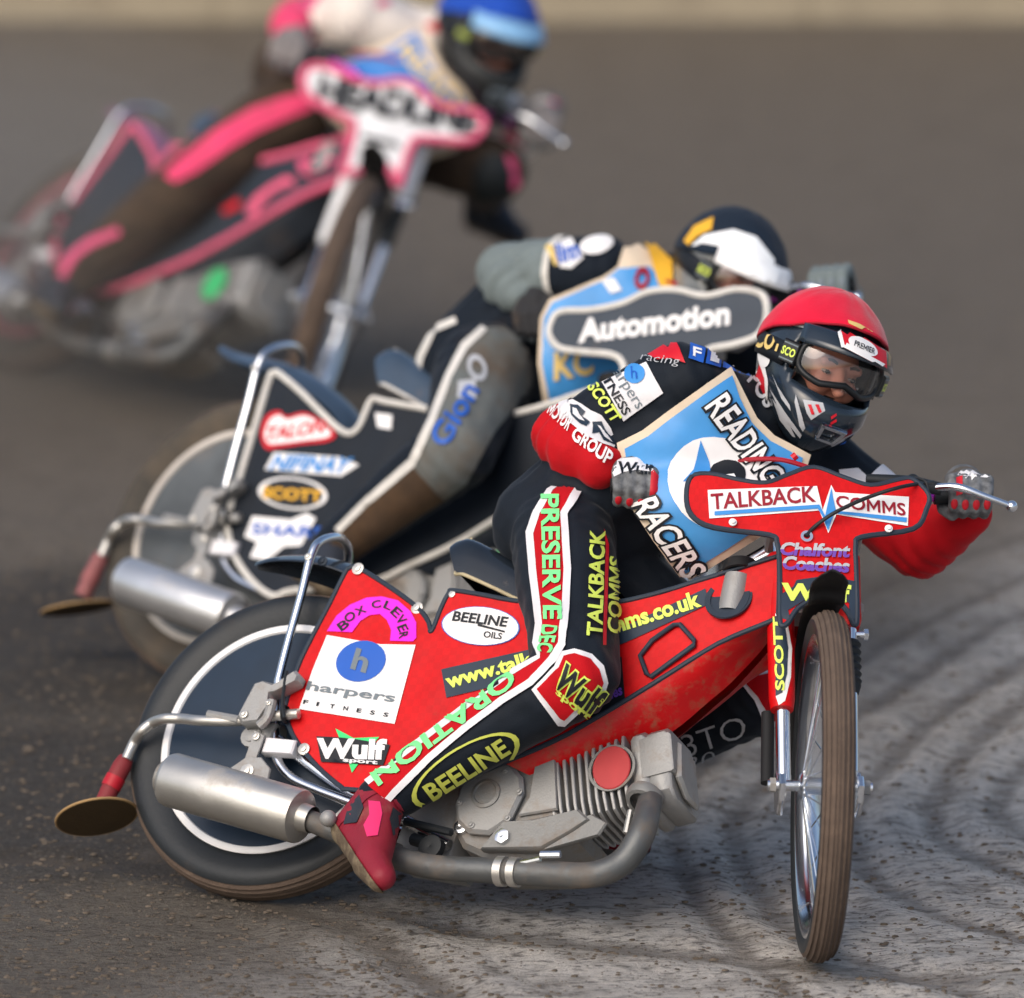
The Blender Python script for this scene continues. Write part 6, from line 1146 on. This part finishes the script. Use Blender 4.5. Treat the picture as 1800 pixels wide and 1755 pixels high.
panel('peak_print', [(1.116,-0.1,0.836),(1.185,-0.1,0.8298),(1.259,-0.1,0.7909),(1.31,-0.1,0.7441),(1.349,-0.1,0.7319),(1.357,-0.1,0.7936),(1.337,-0.1,0.8258),(1.264,-0.1,0.8717),(1.197,-0.1,0.881),(1.124,-0.1,0.8592)], prt('white helmet cloth', (244, 246, 246)), h2['peak'], h2['peak_t'], VW2, .006, step=.012)

# ---------------------------------------------------------------- third motorcycle: black covers, pink piping, white front cover
P_PIPE = mat('pink piping', srgb(226, 96, 128), .6, mud=.15); WPLATE = mat('white front cover', srgb(226, 226, 226), .5, mud=.12)
PAL3 = dict(PAL2, rim=mat('pink rim', srgb(196, 110, 120), .5, mud=.4), disc=mat('muddy pink wheel disc', srgb(110, 84, 88), .6, mud=.5), guard_mat=mat('pink and grey mudguard', srgb(150, 96, 130), .5, mud=.2), sil=PAL2['sil'], trim=P_PIPE, plate=WPLATE, plate_trim=P_PIPE, fork=WPLATE, cover=mat('dark slate cover', srgb(40, 48, 58), .6, mud=.1), belly_mat=mat('dark slate belly cover', srgb(36, 42, 50), .6, mud=.2), seat=PLASTIC_B, seat_edge=P_PIPE, pipe_r=.011, plate_pipe=.012)
PLT3 = [(p[1], p[2]) for p in [(0.13,-0.2796,0.6451),(0.13,-0.2863,0.6028),(0.13,-0.2503,0.5572),(0.13,-0.1538,0.5309),(0.13,-0.1132,0.5143),(0.13,-0.1016,0.4316),(0.13,-0.0914,0.3721),(0.13,-0.0456,0.397),(0.13,-0.0111,0.427),(0.13,0.0288,0.412),(0.13,0.0558,0.3782),(0.13,0.0516,0.4487),(0.13,0.0517,0.5064),(0.13,0.0681,0.5338),(0.13,0.1834,0.5701),(0.13,0.211,0.6122),(0.13,0.2072,0.6434),(0.13,0.1701,0.6595),(0.13,0.1107,0.6462),(0.13,0.0586,0.6499),(0.13,0.0046,0.6783),(0.13,-0.0426,0.6764),(0.13,-0.0977,0.6501),(0.13,-0.1604,0.6465),(0.13,-0.2285,0.6592)]]
bike3, ST3, H3 = make_bike('speedway_motorcycle', 55, 38, (-1.217,6.247,0.2864), -45, PAL3, OUT1, PLT3, 'blurred speedway motorcycle with white and pink front cover, farthest back')
S3C = lambda L: [ST3(p) for p in L]
lettering('HEADLINE', S3C([(0.14,-0.2287,0.5446),(0.14,0.2023,0.5891),(0.14,-0.2405,0.6276)]), BLACK_P, H3['plate'], H3['plate_t'], VW3, .004, .06)
panel('sticker', S3C([(0.14,-0.0814,0.4944),(0.14,0.0156,0.4991),(0.14,0.0267,0.4849),(0.14,-0.0789,0.4772)]), BLACK_P, H3['plate'], H3['plate_t'], VW3, .004)
for p in ([(0.8265,-0.125,0.2188),(0.825,-0.125,0.2623),(0.8562,-0.125,0.3002),(0.9018,-0.125,0.3403),(0.9399,-0.125,0.3465),(0.9697,-0.125,0.3259),(0.934,-0.125,0.3201),(0.8899,-0.125,0.2874),(0.8741,-0.125,0.2448),(0.8831,-0.125,0.2172),(0.8525,-0.125,0.2085)],): panel('sticker', p, P_PIPE, H3['side'], H3['side_t'], VW3, .004)
panel('sticker', [(0.93,-0.125,0.3813),(0.924,-0.125,0.4058),(0.9908,-0.125,0.3983),(1.031,-0.125,0.4375),(1.068,-0.125,0.4215),(1.026,-0.125,0.3713),(0.9788,-0.125,0.3637)], PINK_P, H3['side'], H3['side_t'], VW3, .004); panel('sticker', [(0.7225,-0.125,0.2053),(0.7625,-0.125,0.252),(0.7956,-0.125,0.2283),(0.7488,-0.125,0.195)], RED_P, H3['side'], H3['side_t'], VW3, .004)
HD3 = lambda r, u, c: local_dir((0.5736,0.6455,0.5043), (-0.1619,-0.5142,0.8423), (-0.803,0.5648,0.1904), r, u, c)
J3 = dict(pelv=[(0.5478,0.02,0.6752)][0], rhip=[(0.7029,-0.07,0.5764)][0], lhip=[(0.6369,0.1,0.6109)][0], rknee=[(0.6182,-0.2,0.199)][0], rank=[(0.3751,-0.2,-0.1313)][0], lknee=[(1.112,0.3,0.6672)][0], lank=[(0.652,0.62,0.7226)][0], chest=[(0.7883,0.02,0.8502)][0], rsho=[(0.8064,-0.13,0.8419)][0], lsho=[(0.9697,0.2,0.8559)][0], relb=[(0.5325,-0.1,0.7955)][0], rhand=ST3((-.053, -.375, .765)), lelb=[(1.042,0.34,0.7918)][0], lhand=ST3((-.055, .335, .763)), neck=[(0.9152,0.05,0.9125)][0], head=[(1.115,0.04,0.9575)][0])
WR3, WU3 = HD3(-.1, -.6, .6), HD3(-.1, .5, .8)
J3['rwr'] = V3(J3['rhand'])-WR3*.09; J3['lwr'] = V3(J3['lhand'])-WR3*.08
JKT3 = cloth('white jacket cloth', (224, 214, 204), mud=.2); TRS3 = cloth('brown caked trousers', (56, 46, 38), mud=.55, mudcol=srgb(82, 66, 52), mscale=5); PNK3 = cloth('pink suit cloth', (226, 70, 112), mud=.32, mudcol=srgb(120, 84, 72), mscale=7); NVY3 = cloth('navy suit cloth', (44, 54, 66))
r3, body3, J3, GV3, T3, rw3, lw3 = make_rider('person', (55, 38, (-1.217,6.247,0.2864)), J3, dict(suit=JKT3), 'blurred rider in white and pink jacket on the farthest motorcycle', 9.0, .011)
E3 = lambda nm, p, m, t, lift=.003, par=body3, **k: panel(nm, p, m, par, T3[t] if isinstance(t, str) else t, VW3, lift*1.6, **{**dict(step=.014), **k})
for g, a, b in (('rleg', 'rhip', 'rknee'), ('lleg', 'lhip', 'lknee')):
    d = (J3[b]-J3[a]).normalized(); shell('trousers', GV3[g], [(J3[a]-d*.02, d)], TRS3, body3, .003)
E3('leg_stripe', [(0.9668,-0.25,0.5505),(0.8826,-0.25,0.523),(0.7734,-0.25,0.4624),(0.6872,-0.25,0.3758),(0.6156,-0.25,0.2729),(0.5872,-0.25,0.2134),(0.6537,-0.25,0.2022),(0.7181,-0.25,0.2528),(0.7829,-0.25,0.3325),(0.8563,-0.25,0.4024),(0.9396,-0.25,0.4609),(1.018,-0.25,0.5094)], PNK3, 'rleg', .0055); E3('leg_stripe', [(0.9889,-0.25,0.5412),(0.8826,-0.25,0.523),(0.8281,-0.25,0.4927),(0.8697,-0.25,0.4773),(0.9583,-0.25,0.5001),(1.021,-0.25,0.5152)], PNK3, 'torso', .0055)
E3('leg_stripe', [(0.5262,-0.25,0.0387),(0.4336,-0.25,-0.0134),(0.3804,-0.25,-0.0775),(0.3915,-0.25,-0.1489),(0.4285,-0.25,-0.1517),(0.4273,-0.25,-0.0787),(0.4713,-0.25,-0.0291),(0.5539,-0.25,0.0213)], PINK_P, 'rleg', .0055)
d = (J3['relb']-J3['rsho']).normalized(); c3 = J3['rsho'].lerp(J3['relb'], .55); shell('sleeve', GV3['rarm'], [(c3, d)], NVY3, body3, .003); d2 = (rw3-J3['relb']).normalized()
shell('sleeve', GV3['rfore'], [(J3['relb']-d2*.02, d2)], PNK3, body3, .0045); sp3 = (J3['chest']-J3['pelv']).normalized(); shell('trousers', GV3['torso'], [(J3['pelv']+sp3*.09, -sp3)], TRS3, body3, .003); shell('sleeve_trim', GV3['rarm'], [(c3-d*.05, d), (c3+d*.01, -d)], PINK_P, body3, .0042)
d = (J3['lelb']-J3['lsho']).normalized(); c3 = J3['lsho'].lerp(J3['lelb'], .3); shell('sleeve_trim', GV3['larm'], [(c3-d*.03, d), (c3+d*.0, -d)], RED_SUIT, body3, .004); shell('sleeve_trim', GV3['larm'], [(c3+d*.10, d), (c3+d*.16, -d)], PINK_P, body3, .004)
E3('shoulder_panel', [(0.8153,-0.1,0.9143),(0.8634,-0.1,0.9213),(0.8569,-0.1,0.8983),(0.8147,-0.1,0.8848)], PINK_P, 'torso'); E3('shoulder_panel', [(1.053,-0.1,0.8756),(1.098,-0.1,0.9004),(1.147,-0.1,0.8749),(1.106,-0.1,0.8615)], RED_SUIT, 'torso')
bt3 = bvh(remesh(join(caps([(0.7741,-0,0.7706)][0], .15, [(1.023,0.1,0.8179)][0], .15), caps([(0.8668,-0,0.6377)][0], .13, [(0.9815,0.1,0.6832)][0], .13)), .012, 12))
bib3 = E3('race_bib', [(1.041,-0.1,0.8592),(0.9531,-0.1,0.7914),(0.781,-0.1,0.7106),(0.7409,-0.1,0.6641),(0.8915,-0.1,0.5589),(1.121,-0.1,0.4858),(1.336,-0.1,0.4841),(1.48,-0.1,0.5608),(1.479,-0.1,0.6683),(1.414,-0.1,0.7122),(1.25,-0.1,0.7595),(1.113,-0.1,0.8297)], CREAM, bt3, .004, par=r3); E3('bib_front', [(1.048,-0.1,0.842),(0.98,-0.1,0.7735),(0.8168,-0.1,0.7013),(0.7951,-0.1,0.665),(0.9393,-0.1,0.5664),(1.124,-0.1,0.5117),(1.311,-0.1,0.5124),(1.44,-0.1,0.576),(1.444,-0.1,0.6664),(1.39,-0.1,0.6977),(1.238,-0.1,0.7432),(1.101,-0.1,0.8133)], mat('blue race bib', srgb(56, 124, 196), .4), bt3, .011, par=bib3)
lettering('READ', [(1.021,-0.1,0.7759),(1.358,-0.1,0.6676),(1.05,-0.1,0.8095)], GOLD_P, bib3, bt3, VW3, .02, .03)
make_hand(r3, J3['rhand'], ST3.Y, WR3, WU3, mat('grey glove', srgb(128, 122, 120), .8, mud=.2), GREY_P, 1); make_hand(r3, J3['lhand'], -ST3.Y, WR3, WU3, MATS['grey glove'], GREY_P, -1)
make_boot(r3, J3['rknee'], J3['rank'], V3(J3['rank'])+V3((-.05, -.01, -.07)), V3(J3['rank'])+V3((.12, -.06, -.10)), LEATHER_K, LEATHER_K, SOLE, V3((.2, 0, 1)))
make_boot(r3, J3['lknee'], J3['lank'], V3(J3['lank'])+V3((-.05, .06, -.05)), V3(J3['lank'])+V3((.16, .06, -.07)), LEATHER_K, LEATHER_K, SOLE, V3((0, -.5, .86)))
E3('knee_guard', oval([(1.276,0.2,0.6027),(1.353,0.2,0.6024),(1.321,0.2,0.5283)]), mat('black knee guard', (.012, .016, .018, 1), .6), 'lleg', .012); E3('leg_stripe', [(1.264,0.2,0.6825),(1.315,0.2,0.6725),(1.422,0.2,0.5811),(1.422,0.2,0.545),(1.357,0.2,0.6067)], PINK_P, 'lleg', .008)
h3 = make_helmet(r3, J3['head'], HD3(.42, -.40, .80), HD3(.34, .90, .30), dict(shell=mat('dark dusty helmet', srgb(44, 46, 46), .4, mud=.15), goggle=MATS['black goggle frame'], lens=LENS_D, strap=BLACK_P, peak=mat('pale blue peak', srgb(130, 176, 214), .4), cap=cloth('blue helmet cloth', (32, 74, 168)), vent=GREY_P, cap_front=30), 1.0)

# ---------------------------------------------------------------- dust hanging behind the farthest motorcycle, thicker towards its middle
dm = bpy.data.materials.new('hanging dust'); dm.use_nodes = True; n = dm.node_tree.nodes; l = dm.node_tree.links
n.remove(n['Principled BSDF']); vv = n.new('ShaderNodeVolumePrincipled'); vv.inputs['Color'].default_value = srgb(206, 196, 184); vv.inputs['Anisotropy'].default_value = .2; vv.inputs['Density'].default_value = .12
l.new(vv.outputs[0], n['Material Output'].inputs['Volume'])
du = None
for k in range(6):
    s_ = 1-.13*k; vf = ell((-1.7+.05*k, 6.3, .12), (1.5*s_, 1.75*s_, .85*s_), 28, 16)
    vf = ([v+Vector((.10*noise.noise((v.x*1.7, v.y*1.7, k)), .1*noise.noise((v.x*1.7, v.y*1.7, k+9)), .06*noise.noise((v.x*2, v.y*2, v.z*2+k))))*s_ for v in vf[0]], vf[1])
    o = build('dust_cloud' if du is None else 'dust_layer', vf, dm, du)
    if du is None: du = o; tag(o, 'thin dust thrown up behind the farthest motorcycle', 'dust', kind='stuff')

# thing > part > sub-part: nothing hangs deeper than that
def depth(o):
    k = 0
    while o.parent: o = o.parent; k += 1
    return k
for o in list(bpy.data.objects):
    while depth(o) > 2: o.parent = o.parent.parent
